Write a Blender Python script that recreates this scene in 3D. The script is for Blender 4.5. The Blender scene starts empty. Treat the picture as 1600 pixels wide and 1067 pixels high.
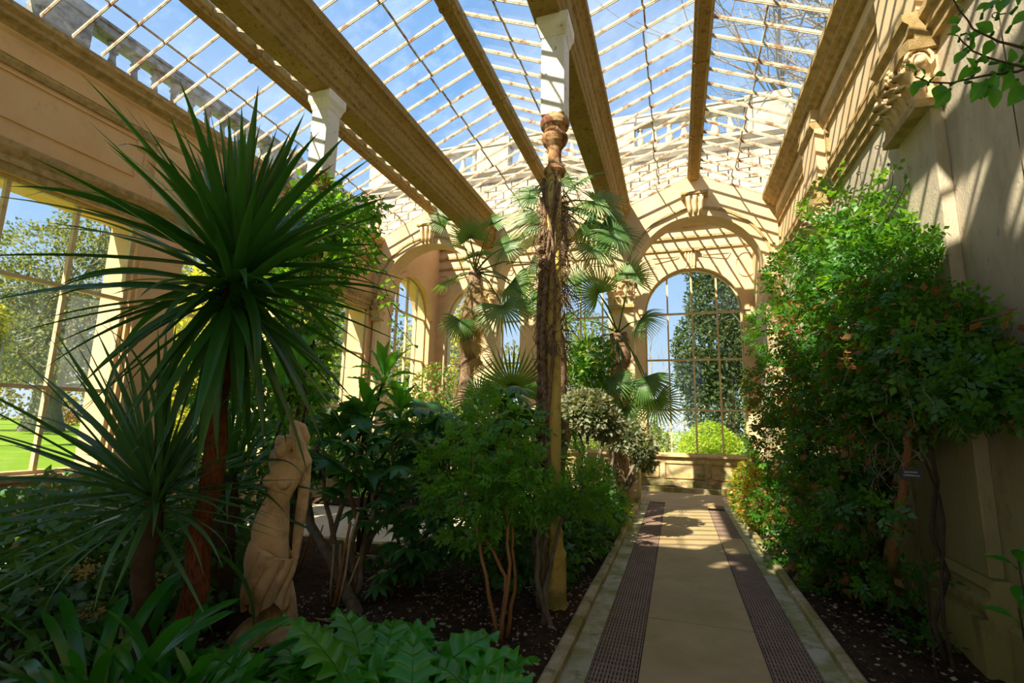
import bpy, math, random
import numpy as np
from mathutils import Vector, Matrix
random.seed(7); RNG = np.random.default_rng(7)
SC = bpy.context.scene; COL = SC.collection
PI = math.pi

# ---------------------------------------------------------------- camera
FPX = 768.0; YAW = math.radians(18.5); PITCH = math.radians(9.33); ROLL = math.radians(1.24); EYE = 1.6
_f = np.array([-math.sin(YAW)*math.cos(PITCH), math.cos(YAW)*math.cos(PITCH), math.sin(PITCH)])
_r = np.array([math.cos(YAW), math.sin(YAW), 0.0]); _u = np.cross(_r, _f)
_r, _u = _r*math.cos(ROLL)+_u*math.sin(ROLL), -_r*math.sin(ROLL)+_u*math.cos(ROLL)
cam_d = bpy.data.cameras.new('camera'); cam = bpy.data.objects.new('camera', cam_d); COL.objects.link(cam)
cam.matrix_world = Matrix(((_r[0], _u[0], -_f[0], 0), (_r[1], _u[1], -_f[1], 0), (_r[2], _u[2], -_f[2], EYE), (0, 0, 0, 1)))
cam_d.sensor_width = 36; cam_d.lens = FPX/1600*36; cam_d.clip_start = 0.05; cam_d.clip_end = 400
SC.camera = cam

# ---------------------------------------------------------------- sky, sun, exposure
SUN = Vector((1.0, 1.9, -2.0)).normalized()          # direction the light travels
world = bpy.data.worlds.new('world'); SC.world = world; world.use_nodes = True
wn = world.node_tree; wn.nodes.clear()
# clear spring sky: even gradient from pale horizon to blue zenith with faint high wisps, the same all round
tc = wn.nodes.new('ShaderNodeTexCoord'); sx = wn.nodes.new('ShaderNodeSeparateXYZ'); wn.links.new(tc.outputs['Generated'], sx.inputs[0])
rp = wn.nodes.new('ShaderNodeValToRGB'); wn.links.new(sx.outputs[2], rp.inputs[0]); cr = rp.color_ramp
for i, (p_, c_) in enumerate(((0.0, (.72, .84, .97)), (.16, (.50, .71, .96)), (.45, (.26, .52, .92)), (1.0, (.15, .38, .84)))):
    e_ = cr.elements[i] if i < 2 else cr.elements.new(p_)
    e_.position = p_; e_.color = (*c_, 1)
nz_ = wn.nodes.new('ShaderNodeTexNoise'); nz_.inputs['Scale'].default_value = 2.2; nz_.inputs['Detail'].default_value = 6; wn.links.new(tc.outputs['Generated'], nz_.inputs['Vector'])
mr_ = wn.nodes.new('ShaderNodeMapRange'); mr_.inputs[1].default_value = .48; mr_.inputs[2].default_value = .80; mr_.inputs[4].default_value = .5; wn.links.new(nz_.outputs['Fac'], mr_.inputs[0])
mx_ = wn.nodes.new('ShaderNodeMix'); mx_.data_type = 'RGBA'; wn.links.new(mr_.outputs[0], mx_.inputs[0]); wn.links.new(rp.outputs[0], mx_.inputs[6]); mx_.inputs[7].default_value = (.90, .93, .97, 1)
bg = wn.nodes.new('ShaderNodeBackground'); bg.inputs[1].default_value = 0.54
wo = wn.nodes.new('ShaderNodeOutputWorld')
wn.links.new(mx_.outputs[2], bg.inputs[0]); wn.links.new(bg.outputs[0], wo.inputs[0])
sun_d = bpy.data.lights.new('sun', 'SUN'); sun_d.energy = 6.4; sun_d.angle = math.radians(0.6); sun_d.color = (1.0, 0.90, 0.74)
sun = bpy.data.objects.new('sun', sun_d); COL.objects.link(sun); sun.location = (-20, -44, 40)
sun.rotation_euler = SUN.to_track_quat('-Z', 'Y').to_euler()
SC.view_settings.view_transform = 'Standard'; SC.view_settings.look = 'None'
SC.view_settings.exposure = 1.05; SC.view_settings.gamma = 1.0; SC.view_settings.use_curve_mapping = False

# ---------------------------------------------------------------- pixel helpers (directions only; depth comes from a plane)
def _ray(x, y): return _f*FPX + _r*(x-800) + _u*(533.5-y)
def on_z(x, y, z=0.0):
    d = _ray(x, y); return Vector(np.array([0, 0, EYE]) + d*(z-EYE)/d[2])
def on_x(x, y, X):
    d = _ray(x, y); return Vector(np.array([0, 0, EYE]) + d*X/d[0])
def on_y(x, y, Y):
    d = _ray(x, y); return Vector(np.array([0, 0, EYE]) + d*Y/d[1])

# ---------------------------------------------------------------- materials
MATS = {}
def _new(name):
    m = bpy.data.materials.new(name); m.use_nodes = True; nt = m.node_tree; nt.nodes.clear()
    out = nt.nodes.new('ShaderNodeOutputMaterial'); MATS[name] = m
    return m, nt, out
def _mix(nt, fac, a, b, blend='MIX'):
    n = nt.nodes.new('ShaderNodeMix'); n.data_type = 'RGBA'; n.blend_type = blend
    for sock, v in ((n.inputs[0], fac), (n.inputs[6], a), (n.inputs[7], b)):
        if hasattr(v, 'node'): nt.links.new(v, sock)
        elif isinstance(v, (int, float)): sock.default_value = v
        else: sock.default_value = (*v, 1)
    return n.outputs[2]
def _noise(nt, co, scale, detail=5, rough=.6):
    n = nt.nodes.new('ShaderNodeTexNoise'); n.inputs['Scale'].default_value = scale
    n.inputs['Detail'].default_value = detail; n.inputs['Roughness'].default_value = rough
    nt.links.new(co, n.inputs['Vector']); return n.outputs['Fac']
def _ramp(nt, fac, a, b):
    n = nt.nodes.new('ShaderNodeMapRange'); n.inputs[1].default_value = a; n.inputs[2].default_value = b
    n.clamp = True; nt.links.new(fac, n.inputs[0]); return n.outputs[0]
def _math(nt, op, a, b):
    n = nt.nodes.new('ShaderNodeMath'); n.operation = op
    for s, v in ((n.inputs[0], a), (n.inputs[1], b)):
        if hasattr(v, 'node'): nt.links.new(v, s)
        else: s.default_value = v
    return n.outputs[0]
def _coords(nt, world=True):
    if world:
        g = nt.nodes.new('ShaderNodeNewGeometry'); return g.outputs['Position']
    t = nt.nodes.new('ShaderNodeTexCoord'); return t.outputs['Object']
def solid(name, c1, c2, scale=6, rough=.85, bump=.3, bscale=40, stains=(), metal=0, spec=.3, stretch=None, world=True):
    """two-tone mottled surface; stains = [(colour, scale, lo, hi, strength, zlo, zhi)] patches of dirt, algae, rust"""
    m, nt, out = _new(name); co = _coords(nt, world)
    if stretch:
        mp = nt.nodes.new('ShaderNodeMapping'); mp.inputs['Scale'].default_value = stretch; nt.links.new(co, mp.inputs[0]); co2 = mp.outputs[0]
    else: co2 = co
    col = _mix(nt, _ramp(nt, _noise(nt, co2, scale, 6), .3, .7), c1, c2)
    for s in stains:
        c, sc, lo, hi, st = s[:5]
        f = _ramp(nt, _noise(nt, co2, sc, 8, .68), lo, hi)
        if len(s) > 5:
            sp = nt.nodes.new('ShaderNodeSeparateXYZ'); nt.links.new(co, sp.inputs[0])
            f = _math(nt, 'MULTIPLY', f, _ramp(nt, sp.outputs[2], s[6], s[5]))
        f = _math(nt, 'MULTIPLY', f, st)
        col = _mix(nt, f, col, c)
    b = nt.nodes.new('ShaderNodeBsdfPrincipled'); nt.links.new(col, b.inputs['Base Color'])
    b.inputs['Roughness'].default_value = rough; b.inputs['Metallic'].default_value = metal; b.inputs['Specular IOR Level'].default_value = spec
    if bump:
        bp = nt.nodes.new('ShaderNodeBump'); bp.inputs['Strength'].default_value = bump; bp.inputs['Distance'].default_value = .02
        nt.links.new(_noise(nt, co2, bscale, 6, .7), bp.inputs['Height']); nt.links.new(bp.outputs[0], b.inputs['Normal'])
    nt.links.new(b.outputs[0], out.inputs[0]); return m
def leafmat(name, c1, c2, trans=.35, rough=.4, scale=3, tcol=None, spec=.5, c3=None):
    """leaf blade: mottled green, glossy coat, light coming through from behind"""
    m, nt, out = _new(name); co = _coords(nt)
    col = _mix(nt, _ramp(nt, _noise(nt, co, scale, 3), .35, .65), c1, c2)
    oi = nt.nodes.new('ShaderNodeObjectInfo')
    col = _mix(nt, _math(nt, 'MULTIPLY', oi.outputs['Random'], .5), col, c2)
    if c3: col = _mix(nt, _ramp(nt, _noise(nt, co, 23, 2), .62, .72), col, c3)
    b = nt.nodes.new('ShaderNodeBsdfPrincipled'); nt.links.new(col, b.inputs['Base Color'])
    b.inputs['Roughness'].default_value = rough; b.inputs['Specular IOR Level'].default_value = spec
    t = nt.nodes.new('ShaderNodeBsdfTranslucent')
    tc = tcol or (min(1, c2[0]*2.4+.02), min(1, c2[1]*1.9+.02), c2[2]*.8)
    t.inputs[0].default_value = (*tc, 1)
    mx = nt.nodes.new('ShaderNodeMixShader'); mx.inputs[0].default_value = trans
    nt.links.new(b.outputs[0], mx.inputs[1]); nt.links.new(t.outputs[0], mx.inputs[2]); nt.links.new(mx.outputs[0], out.inputs[0])
    return m
def glassmat(name, dirt=.12, dcol=(.75, .78, .74), dlo=.5, dhi=.8, streak=None):
    """old horticultural glass: clear, fresnel reflection, a film of dirt"""
    m, nt, out = _new(name); co = _coords(nt)
    tr = nt.nodes.new('ShaderNodeBsdfTransparent'); tr.inputs[0].default_value = (.95, .97, .97, 1)
    gl = nt.nodes.new('ShaderNodeBsdfGlossy'); gl.inputs['Roughness'].default_value = .03
    fr = nt.nodes.new('ShaderNodeFresnel'); gg = nt.nodes.new('ShaderNodeNewGeometry')   # thin pane: same reflection from both sides
    ir = nt.nodes.new('ShaderNodeMapRange'); ir.inputs[3].default_value = 1.45; ir.inputs[4].default_value = 1/1.45
    nt.links.new(gg.outputs['Backfacing'], ir.inputs[0]); nt.links.new(ir.outputs[0], fr.inputs[0])
    m1 = nt.nodes.new('ShaderNodeMixShader'); nt.links.new(fr.outputs[0], m1.inputs[0]); nt.links.new(tr.outputs[0], m1.inputs[1]); nt.links.new(gl.outputs[0], m1.inputs[2])
    df = nt.nodes.new('ShaderNodeBsdfTranslucent'); df.inputs[0].default_value = (*dcol, 1)
    if streak:
        mp = nt.nodes.new('ShaderNodeMapping'); mp.inputs['Scale'].default_value = streak; nt.links.new(co, mp.inputs[0]); co = mp.outputs[0]
    oi = nt.nodes.new('ShaderNodeObjectInfo')
    f = _math(nt, 'MULTIPLY', _ramp(nt, _noise(nt, co, 2.2, 6, .65), dlo, dhi), dirt)
    f = _math(nt, 'ADD', f, _math(nt, 'MULTIPLY', _math(nt, 'POWER', oi.outputs['Random'], 3.0), dirt*.8))
    m2 = nt.nodes.new('ShaderNodeMixShader'); nt.links.new(f, m2.inputs[0]); nt.links.new(m1.outputs[0], m2.inputs[1]); nt.links.new(df.outputs[0], m2.inputs[2])
    nt.links.new(m2.outputs[0], out.inputs[0]); return m

solid('stone', (.70, .49, .26), (.80, .60, .35), 1.6, .9, .25, 60,
      [((.42, .29, .15), 1.1, .52, .75, .5), ((.30, .26, .20), 7, .60, .72, .35), ((.20, .21, .05), 2.3, .36, .58, .92, -.2, 2.0), ((.09, .08, .03), 4.0, .50, .62, .8, -.2, 1.1)])
solid('stone_left_bounce', (.70, .42, .19), (.78, .51, .26), 1.6, .9, .25, 60,
      [((.42, .28, .14), 1.3, .52, .75, .45), ((.30, .24, .16), 7, .60, .74, .4), ((.15, .16, .05), 2.3, .40, .60, .8, -.2, 1.4)])  # wall stone made oranger: warm bounce on the shaded wall put into colour
solid('plaster_grey', (.47, .40, .28), (.64, .55, .39), 1.7, .92, .6, 60,
      [((.30, .25, .17), 3.0, .48, .70, .6), ((.22, .18, .12), 14, .60, .70, .5), ((.34, .30, .07), 1.7, .30, .52, .9, .2, 3.0), ((.10, .085, .03), 3.6, .56, .66, .7, .2, 2.2)], stretch=(1, 1, .45))
solid('moulding', (.46, .30, .12), (.56, .40, .19), 3, .9, .5, 70,
      [((.26, .19, .06), 9, .45, .62, .7), ((.20, .18, .12), 2.5, .55, .70, .5)])
solid('stone_out', (.48, .42, .32), (.58, .52, .40), 2, .92, .4, 60,
      [((.22, .21, .17), 4, .50, .68, .8), ((.30, .30, .14), 7, .56, .70, .5)])
solid('stone_shade_joint', (.29, .285, .275), (.38, .37, .35), 2, .92, .5, 60, [((.16, .15, .12), 5, .46, .62, .9), ((.40, .36, .2), 9, .58, .66, .6)])  # shade of the backlit left balustrade put into the colour; also joint backing
solid('beam_paint', (.29, .18, .04), (.38, .25, .065), 2.2, .8, .5, 90,
      [((.16, .09, .02), 18, .54, .62, .8), ((.12, .07, .02), 5, .58, .70, .8), ((.30, .14, .03), 3, .60, .75, .6)])
solid('bar_paint', (.55, .44, .28), (.68, .57, .40), 8, .7, .3, 80, [((.24, .10, .03), 6, .50, .60, .9)])
solid('post_paint', (.80, .76, .66), (.86, .82, .73), 3, .6, .15, 60, [((.25, .13, .05), 14, .60, .66, .9), ((.55, .40, .18), 2.2, .55, .7, .6)])
solid('rust_iron', (.40, .16, .04), (.60, .42, .22), 12, .85, .6, 60, [((.16, .05, .02), 8, .48, .58, .9), ((.72, .60, .38), 5, .58, .66, .7)])
solid('column_paint', (.60, .41, .08), (.70, .52, .15), 3, .8, .3, 70, [((.25, .20, .05), 5, .50, .66, .8), ((.14, .16, .04), 3, .45, .62, .8, .1, .9)])
solid('frame_paint', (.62, .44, .20), (.74, .57, .31), 5, .7, .25, 60, [((.38, .20, .05), 9, .56, .66, .7)])
solid('concrete', (.36, .25, .12), (.47, .35, .18), 1.1, .85, .2, 70,
      [((.28, .24, .07), 1.6, .50, .68, .8), ((.33, .27, .17), 9, .52, .70, .5), ((.48, .28, .09), .7, .58, .72, .5)], spec=.4)
solid('path_edge', (.40, .37, .24), (.50, .47, .33), 2, .9, .4, 60, [((.23, .23, .05), 3, .44, .60, .85), ((.12, .12, .05), 7, .56, .66, .7)])
solid('kerb_stone', (.44, .36, .23), (.56, .47, .32), 4, .9, .5, 60, [((.25, .22, .05), 2.4, .42, .58, .9), ((.42, .20, .05), 1.3, .56, .66, .8), ((.14, .12, .06), 8, .56, .66, .7)])
solid('grate_iron', (.21, .14, .10), (.30, .20, .145), 5, .75, .4, 70, [((.28, .15, .07), 7, .56, .68, .6)], metal=0)
solid('pit_shade', (.012, .010, .008), (.02, .016, .012), 5, 1, 0)  # near-black colour standing in for shade under the gratings
solid('soil', (.035, .020, .012), (.085, .052, .030), 14, 1, 1, 45, [((.20, .15, .10), 60, .62, .68, .8), ((.03, .05, .01), 3, .56, .66, .6)], spec=.1)
solid('litter', (.22, .15, .09), (.42, .34, .26), 9, .9, 0)
solid('paving', (.52, .43, .28), (.62, .53, .38), 1.5, .9, .2, 60, [((.30, .26, .12), 2, .52, .68, .6)])
solid('lead', (.50, .52, .53), (.62, .63, .62), 3, .5, .1, 30, metal=.3)
glassmat('roof_glass', .10, (.85, .92, 1.0), .50, .85, streak=(1, 1, 1))
glassmat('window_glass', .10, (.9, .95, 1.0), .52, .85, streak=(2, 2, .5))
M = MATS

# ---------------------------------------------------------------- mesh builder and object helpers
class MB:
    def __init__(s): s.v = []; s.f = []
    def add(s, vs, fs):
        o = len(s.v); s.v += [tuple(v) for v in vs]; s.f += [tuple(i+o for i in f) for f in fs]; return s
    def box(s, x0, x1, y0, y1, z0, z1):
        x0, x1 = min(x0, x1), max(x0, x1); y0, y1 = min(y0, y1), max(y0, y1); z0, z1 = min(z0, z1), max(z0, z1)
        return s.add([(x0, y0, z0), (x1, y0, z0), (x1, y1, z0), (x0, y1, z0), (x0, y0, z1), (x1, y0, z1), (x1, y1, z1), (x0, y1, z1)],
                     [(0, 3, 2, 1), (4, 5, 6, 7), (0, 1, 5, 4), (1, 2, 6, 5), (2, 3, 7, 6), (3, 0, 4, 7)])
    def prism(s, prof, fa, fb):
        """closed 2D profile swept between two mapping functions (u,v)->xyz"""
        n = len(prof); a = [fa(*p) for p in prof]; b = [fb(*p) for p in prof]
        return s.add(a+b, [tuple(range(n))[::-1], tuple(range(n, 2*n))] + [(i, (i+1) % n, n+(i+1) % n, n+i) for i in range(n)])
    def sweep_y(s, prof, y0, y1): return s.prism(prof, lambda u, v: (u, y0, v), lambda u, v: (u, y1, v))
    def sweep_x(s, prof, x0, x1): return s.prism(prof, lambda u, v: (x0, u, v), lambda u, v: (x1, u, v))
    def bar(s, a, b, w, h, up=(0, 0, 1)):
        a, b = Vector(a), Vector(b); d = (b-a).normalized(); sx = d.cross(Vector(up))
        if sx.length < 1e-4: sx = Vector((1, 0, 0))
        sx.normalize(); sz = sx.cross(d); sx *= w/2; sz *= h/2
        return s.add([a-sx-sz, a+sx-sz, a+sx+sz, a-sx+sz, b-sx-sz, b+sx-sz, b+sx+sz, b-sx+sz],
                     [(0, 1, 2, 3), (7, 6, 5, 4), (0, 4, 5, 1), (1, 5, 6, 2), (2, 6, 7, 3), (3, 7, 4, 0)])
    def tube(s, pts, rad, n=7, cap=True):
        pts = [Vector(p) for p in pts]; k = len(pts)
        rad = rad if hasattr(rad, '__len__') else [rad]*k
        o = len(s.v); ref = Vector((.31, .17, .93)); 
        for i, p in enumerate(pts):
            d = (pts[min(i+1, k-1)]-pts[max(i-1, 0)]).normalized()
            if abs(d.dot(ref)) > .97: ref = Vector((.9, .1, .2))
            x = d.cross(ref).normalized(); y = d.cross(x)
            for j in range(n):
                a = 2*PI*j/n; s.v.append(tuple(p+(x*math.cos(a)+y*math.sin(a))*rad[i]))
        for i in range(k-1):
            for j in range(n): s.f.append((o+i*n+j, o+i*n+(j+1) % n, o+(i+1)*n+(j+1) % n, o+(i+1)*n+j))
        if cap: s.f.append(tuple(o+j for j in range(n))[::-1]); s.f.append(tuple(o+(k-1)*n+j for j in range(n)))
        return s
    def lathe(s, prof, c=(0, 0, 0), n=16, rot=0.0):
        o = len(s.v); k = len(prof)
        for r, z in prof:
            for j in range(n):
                a = 2*PI*j/n+rot; s.v.append((c[0]+r*math.cos(a), c[1]+r*math.sin(a), c[2]+z))
        for i in range(k-1):
            for j in range(n): s.f.append((o+i*n+j, o+i*n+(j+1) % n, o+(i+1)*n+(j+1) % n, o+(i+1)*n+j))
        s.f.append(tuple(o+j for j in range(n))[::-1]); s.f.append(tuple(o+(k-1)*n+j for j in range(n)))
        return s
def mesh_of(name, mb, smooth=False):
    me = bpy.data.meshes.new(name); me.from_pydata(mb.v, [], mb.f); me.update()
    if smooth: me.polygons.foreach_set('use_smooth', [True]*len(me.polygons))
    return me
def arr_mesh(name, V, F, smooth=False):
    """numpy verts (N,3) and faces (M,k)"""
    V = np.asarray(V, np.float32); F = np.asarray(F, np.int32); me = bpy.data.meshes.new(name); k = F.shape[1]
    me.vertices.add(len(V)); me.vertices.foreach_set('co', V.ravel())
    me.loops.add(F.size); me.loops.foreach_set('vertex_index', F.ravel())
    me.polygons.add(len(F)); me.polygons.foreach_set('loop_start', np.arange(0, F.size, k, dtype=np.int32))
    me.polygons.foreach_set('loop_total', np.full(len(F), k, np.int32))
    if smooth: me.polygons.foreach_set('use_smooth', np.ones(len(F), bool))
    me.update(); me.validate(); return me
def tag(o, label=None, cat=None, group=None, kind=None):
    if label: o['label'] = label
    if cat: o['category'] = cat
    if group: o['group'] = group
    if kind: o['kind'] = kind
    return o
def root(name, loc, label, cat, group=None, kind=None):
    o = bpy.data.objects.new(name, None); o.empty_display_size = .1; o.location = loc; COL.objects.link(o)
    return tag(o, label, cat, group, kind)
def world_of(o):
    v = Vector((0, 0, 0))
    while o is not None: v += Vector(o.location); o = o.parent
    return v
def link(name, me, mat, parent=None, loc=None, rot=None, scale=None):
    """object from a mesh; mesh coordinates are in the world unless loc is given (then local to it)"""
    if mat and not me.materials: me.materials.append(M[mat] if isinstance(mat, str) else mat)
    o = bpy.data.objects.new(name, me); COL.objects.link(o)
    if parent is not None: o.parent = parent
    w = world_of(parent) if parent is not None else Vector((0, 0, 0))
    o.location = (Vector(loc) if loc is not None else Vector((0, 0, 0))) - w
    if rot is not None:
        o.rotation_mode = 'QUATERNION' if hasattr(rot, 'w') else 'XYZ'
        if hasattr(rot, 'w'): o.rotation_quaternion = rot
        else: o.rotation_euler = rot
    if scale is not None: o.scale = scale if hasattr(scale, '__len__') else (scale,)*3
    return o
def part(name, mb, mat, parent=None, smooth=False, bevel=0):
    """one mesh object; its origin is put at the bottom centre of the mesh"""
    vs = np.array(mb.v); c = np.array([(vs[:, 0].min()+vs[:, 0].max())/2, (vs[:, 1].min()+vs[:, 1].max())/2, vs[:, 2].min()])
    mb.v = [tuple(v) for v in vs-c]
    o = link(name, mesh_of(name, mb, smooth), mat, parent, c)
    if bevel:
        b = o.modifiers.new('bevel', 'BEVEL'); b.width = bevel; b.segments = 2; b.limit_method = 'ANGLE'
    return o
# ================================================================ ARCHITECTURE
XL, XR = -7.35, 2.08           # inner wall faces
B1, B2 = -4.20, -1.14          # valley beams
R1, R2, R3 = -5.77, -2.64, .50 # ridges = arch centres
YS, YS2 = 10.55, 11.0          # arcade screen, front and back
YE = 14.2                      # end wall
YB = -0.9                      # added wall behind the photographer, placed to shade the foreground
ZS = 4.72; RA = 1.27           # arch springing and radius

def arch_pts(c, r, zs, n=20): return [(c-r*math.cos(PI*i/n), zs+r*math.sin(PI*i/n)) for i in range(n+1)]
def arch_panel(mb, c, r, zs, hw, z1, d0, d1, axis='x', n=20):
    """wall over one arch: from the intrados up to z1(u), between c-hw and c+hw; springers included; thickness d0..d1"""
    P = (lambda u, d, z: (u, d, z)) if axis == 'x' else (lambda u, d, z: (d, u, z))
    top = z1 if callable(z1) else (lambda u: z1)
    us = [c-hw]+[p[0] for p in arch_pts(c, r, zs, n)]+[c+hw]; zb = [zs]+[p[1] for p in arch_pts(c, r, zs, n)]+[zs]
    o = len(mb.v); k = len(us)
    for d in (d0, d1):
        for u, z in zip(us, zb): mb.v.append(P(u, d, z))
        for u in us: mb.v.append(P(u, d, top(u)))
    for i in range(k-1):
        mb.f += [(o+i, o+i+1, o+k+i+1, o+k+i), (o+2*k+i+1, o+2*k+i, o+3*k+i, o+3*k+i+1),
                 (o+i+1, o+i, o+2*k+i, o+2*k+i+1), (o+k+i, o+k+i+1, o+3*k+i+1, o+3*k+i)]
    mb.f += [(o, o+k, o+3*k, o+2*k), (o+k-1, o+3*k-1, o+4*k-1, o+2*k-1)]
    return mb
def arch_ring(mb, c, r0, r1, zs, d0, d1, axis='x', n=24):
    P = (lambda u, d, z: (u, d, z)) if axis == 'x' else (lambda u, d, z: (d, u, z))
    a = arch_pts(c, r0, zs, n); b = arch_pts(c, r1, zs, n); o = len(mb.v); k = n+1
    for d in (d0, d1):
        for u, z in a: mb.v.append(P(u, d, z))
        for u, z in b: mb.v.append(P(u, d, z))
    for i in range(n):
        mb.f += [(o+i, o+i+1, o+k+i+1, o+k+i), (o+2*k+i, o+3*k+i, o+3*k+i+1, o+2*k+i+1), (o+i, o+2*k+i, o+2*k+i+1, o+i+1), (o+k+i, o+k+i+1, o+3*k+i+1, o+3*k+i)]
    mb.f += [(o, o+k, o+3*k, o+2*k), (o+k-1, o+3*k-1, o+4*k-1, o+2*k-1)]
    return mb

# ---- floor, beds, path
fl = tag(part('floor', MB().box(XL-.05, XR+.05, YB, YE, -.22, -.06), 'paving'), 'pale stone floor under the whole glasshouse', 'floor', kind='structure')
def soil(name, x0, x1, y0, y1, zc, label, nx=40, ny=60):
    V = []; 
    for j in range(ny+1):
        for i in range(nx+1):
            x = x0+(x1-x0)*i/nx; y = y0+(y1-y0)*j/ny
            e = min(1, min(x-x0, x1-x, y-y0, y1-y)/.15)
            z = zc*e - .03*(1-e) + .025*e*(math.sin(x*5.1+y*3.3)+math.sin(x*2.3-y*4.7)*.8) + random.uniform(-.012, .012)
            V.append((x, y, max(z, -.055)))
    F = [(j*(nx+1)+i, j*(nx+1)+i+1, (j+1)*(nx+1)+i+1, (j+1)*(nx+1)+i) for j in range(ny) for i in range(nx)]
    me = arr_mesh(name, V, F, True); return tag(link(name, me, 'soil'), label, 'soil', kind='structure')
soil('floor_planting_bed', XL, -.80, -2.0, 5.55, .03, 'dark crumbly soil of the big planting bed around the statue', 110, 90)
soil('floor_planting_bed', -2.75, -.80, 5.55, 10.35, .03, 'dark soil strip along the path behind the twined column', 40, 80)
soil('floor_planting_bed', 1.02, XR, -2.0, 10.35, .03, 'dark soil bed at the foot of the tall right wall', 26, 110)
soil('floor_planting_bed', -7.2, -3.6, 8.3, 10.35, .03, 'soil bed in front of the left arch', 40, 30)
soil('floor_planting_bed', -7.2, 2.0, 13.35, YE, .02, 'narrow soil bed below the end windows', 60, 10)
def litter(name, x0, x1, y0, y1, n, label):
    mb = MB()
    for _ in range(n):
        x, y = random.uniform(x0, x1), random.uniform(y0, y1); a = random.uniform(0, 2*PI); s = random.uniform(.006, .022); z = .055+random.uniform(-.01, .02)
        ca, sa = math.cos(a)*s, math.sin(a)*s; t = random.uniform(-.5, .5)*s
        mb.add([(x-ca, y-sa, z), (x+sa*.5, y-ca*.5, z+t), (x+ca, y+sa, z+.004), (x-sa*.5, y+ca*.5, z-t)], [(0, 1, 2, 3)])
    tag(part(name, mb, 'litter'), label, 'leaf litter', kind='stuff')
litter('leaf_litter', -3.2, -.85, 2.6, 5.4, 2600, 'scattered dry leaf scraps and wood chips on the bed beside the kerb')
litter('leaf_litter', 1.08, 1.80, 2.5, 9.5, 1500, 'scattered dry chips on the soil below the climber')

pth = root('floor_path', (.12, 3, 0), 'straight concrete garden path with iron gratings down both sides', 'path', kind='structure')
y = -1.5
for k, y1 in enumerate((2.05, 4.62, 7.9, 11.3)):
    part('concrete_slab', MB().box(-.285, .535, y+.004, y1-.004, -.06, .0), 'concrete', pth, bevel=.006); y = y1
part('concrete_slab', MB().box(-.74, 1.0, 11.3, 13.0, -.06, .0), 'concrete', pth)
part('concrete_slab', MB().box(-7.2, -.75, 11.1, 13.1, -.06, -.004), 'concrete', pth)
part('edge_strip', MB().box(-.76, -.60, -1.5, 11.2, -.06, .004), 'path_edge', pth)
part('edge_strip', MB().box(.85, 1.0, -1.5, 11.2, -.06, .004), 'path_edge', pth)
part('grate_pit_shade', MB().box(-.60, -.285, -1.5, 11.2, -.058, -.045), 'pit_shade', pth)  # dark strip laid just below the grating in place of its shade
part('grate_pit_shade', MB().box(.535, .85, -1.5, 11.2, -.058, -.045), 'pit_shade', pth)
def grate_mesh(w, l, diag):
    mb = MB(); t = .014; nrow = max(3, int(l/.062)); dy = l/nrow; ncol = 13; dx = w/ncol
    for i in range(nrow+1): mb.box(-w/2, w/2, i*dy-.007, i*dy+.007, -.025, 0)
    for i in range(ncol+1):
        x = -w/2+i*dx; mb.box(max(-w/2, x-t/2), min(w/2, x+t/2), .007, l-.007, -.025, -.001)
    return mesh_of('grating', mb)
gl, gr = 1.23, 1.23
gm = grate_mesh(.305, gl-.01, 0)
for k in range(8):
    link('grating', gm, 'grate_iron', pth, (-.4425, 1.2+k*gl, .003))
yy = 1.1
for k in range(9):
    if k == 5:
        part('cover_slab', MB().box(.545, .84, yy, yy+.9, -.05, .004), 'concrete', pth); yy += .91; continue
    if yy+gl > 11.3: break
    link('grating', gm, 'grate_iron', pth, (.6925, yy, .003)); yy += gl
def kerb(x, y0, y1, label, w=.09, h=.075):
    k = root('kerb', (x, y0, 0), label, 'kerb', kind='structure'); y = y0
    while y < y1:
        l = random.uniform(.75, 1.15); e = min(y+l, y1); dx = random.uniform(-.006, .006); dz = random.uniform(-.008, .008)
        pr = [(x-w/2+dx, -.06), (x+w/2+dx, -.06), (x+w/2+dx, h*.8+dz), (x+w/2-.02+dx, h+dz), (x-w/2+.02+dx, h+dz), (x-w/2+dx, h*.8+dz)]
        part('kerb_stone', MB().sweep_y(pr, y+.003, e-.003), 'kerb_stone', k); y = e
kerb(-.80, .5, 10.45, 'mossy stone kerb between path and the statue bed')
kerb(1.03, .5, 10.45, 'mossy stone kerb between path and the right wall bed')
kb = root('kerb', (0, 13.3, 0), 'low stone kerb in front of the end window bed', 'kerb', kind='structure')
for k in range(9): part('kerb_stone', MB().box(-7.2+k*1.02, -6.19+k*1.02, 13.22, 13.36, -.06, .09), 'kerb_stone', kb, bevel=.01)
kb = root('kerb', (-4, 5.6, 0), 'pale kerb along the back edge of the statue bed', 'kerb', kind='structure')
for k in range(5): part('kerb_stone', MB().box(-6.9+k*.85, -6.06+k*.85, 5.56, 5.68, -.06, .08), 'kerb_stone', kb, bevel=.01)

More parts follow.
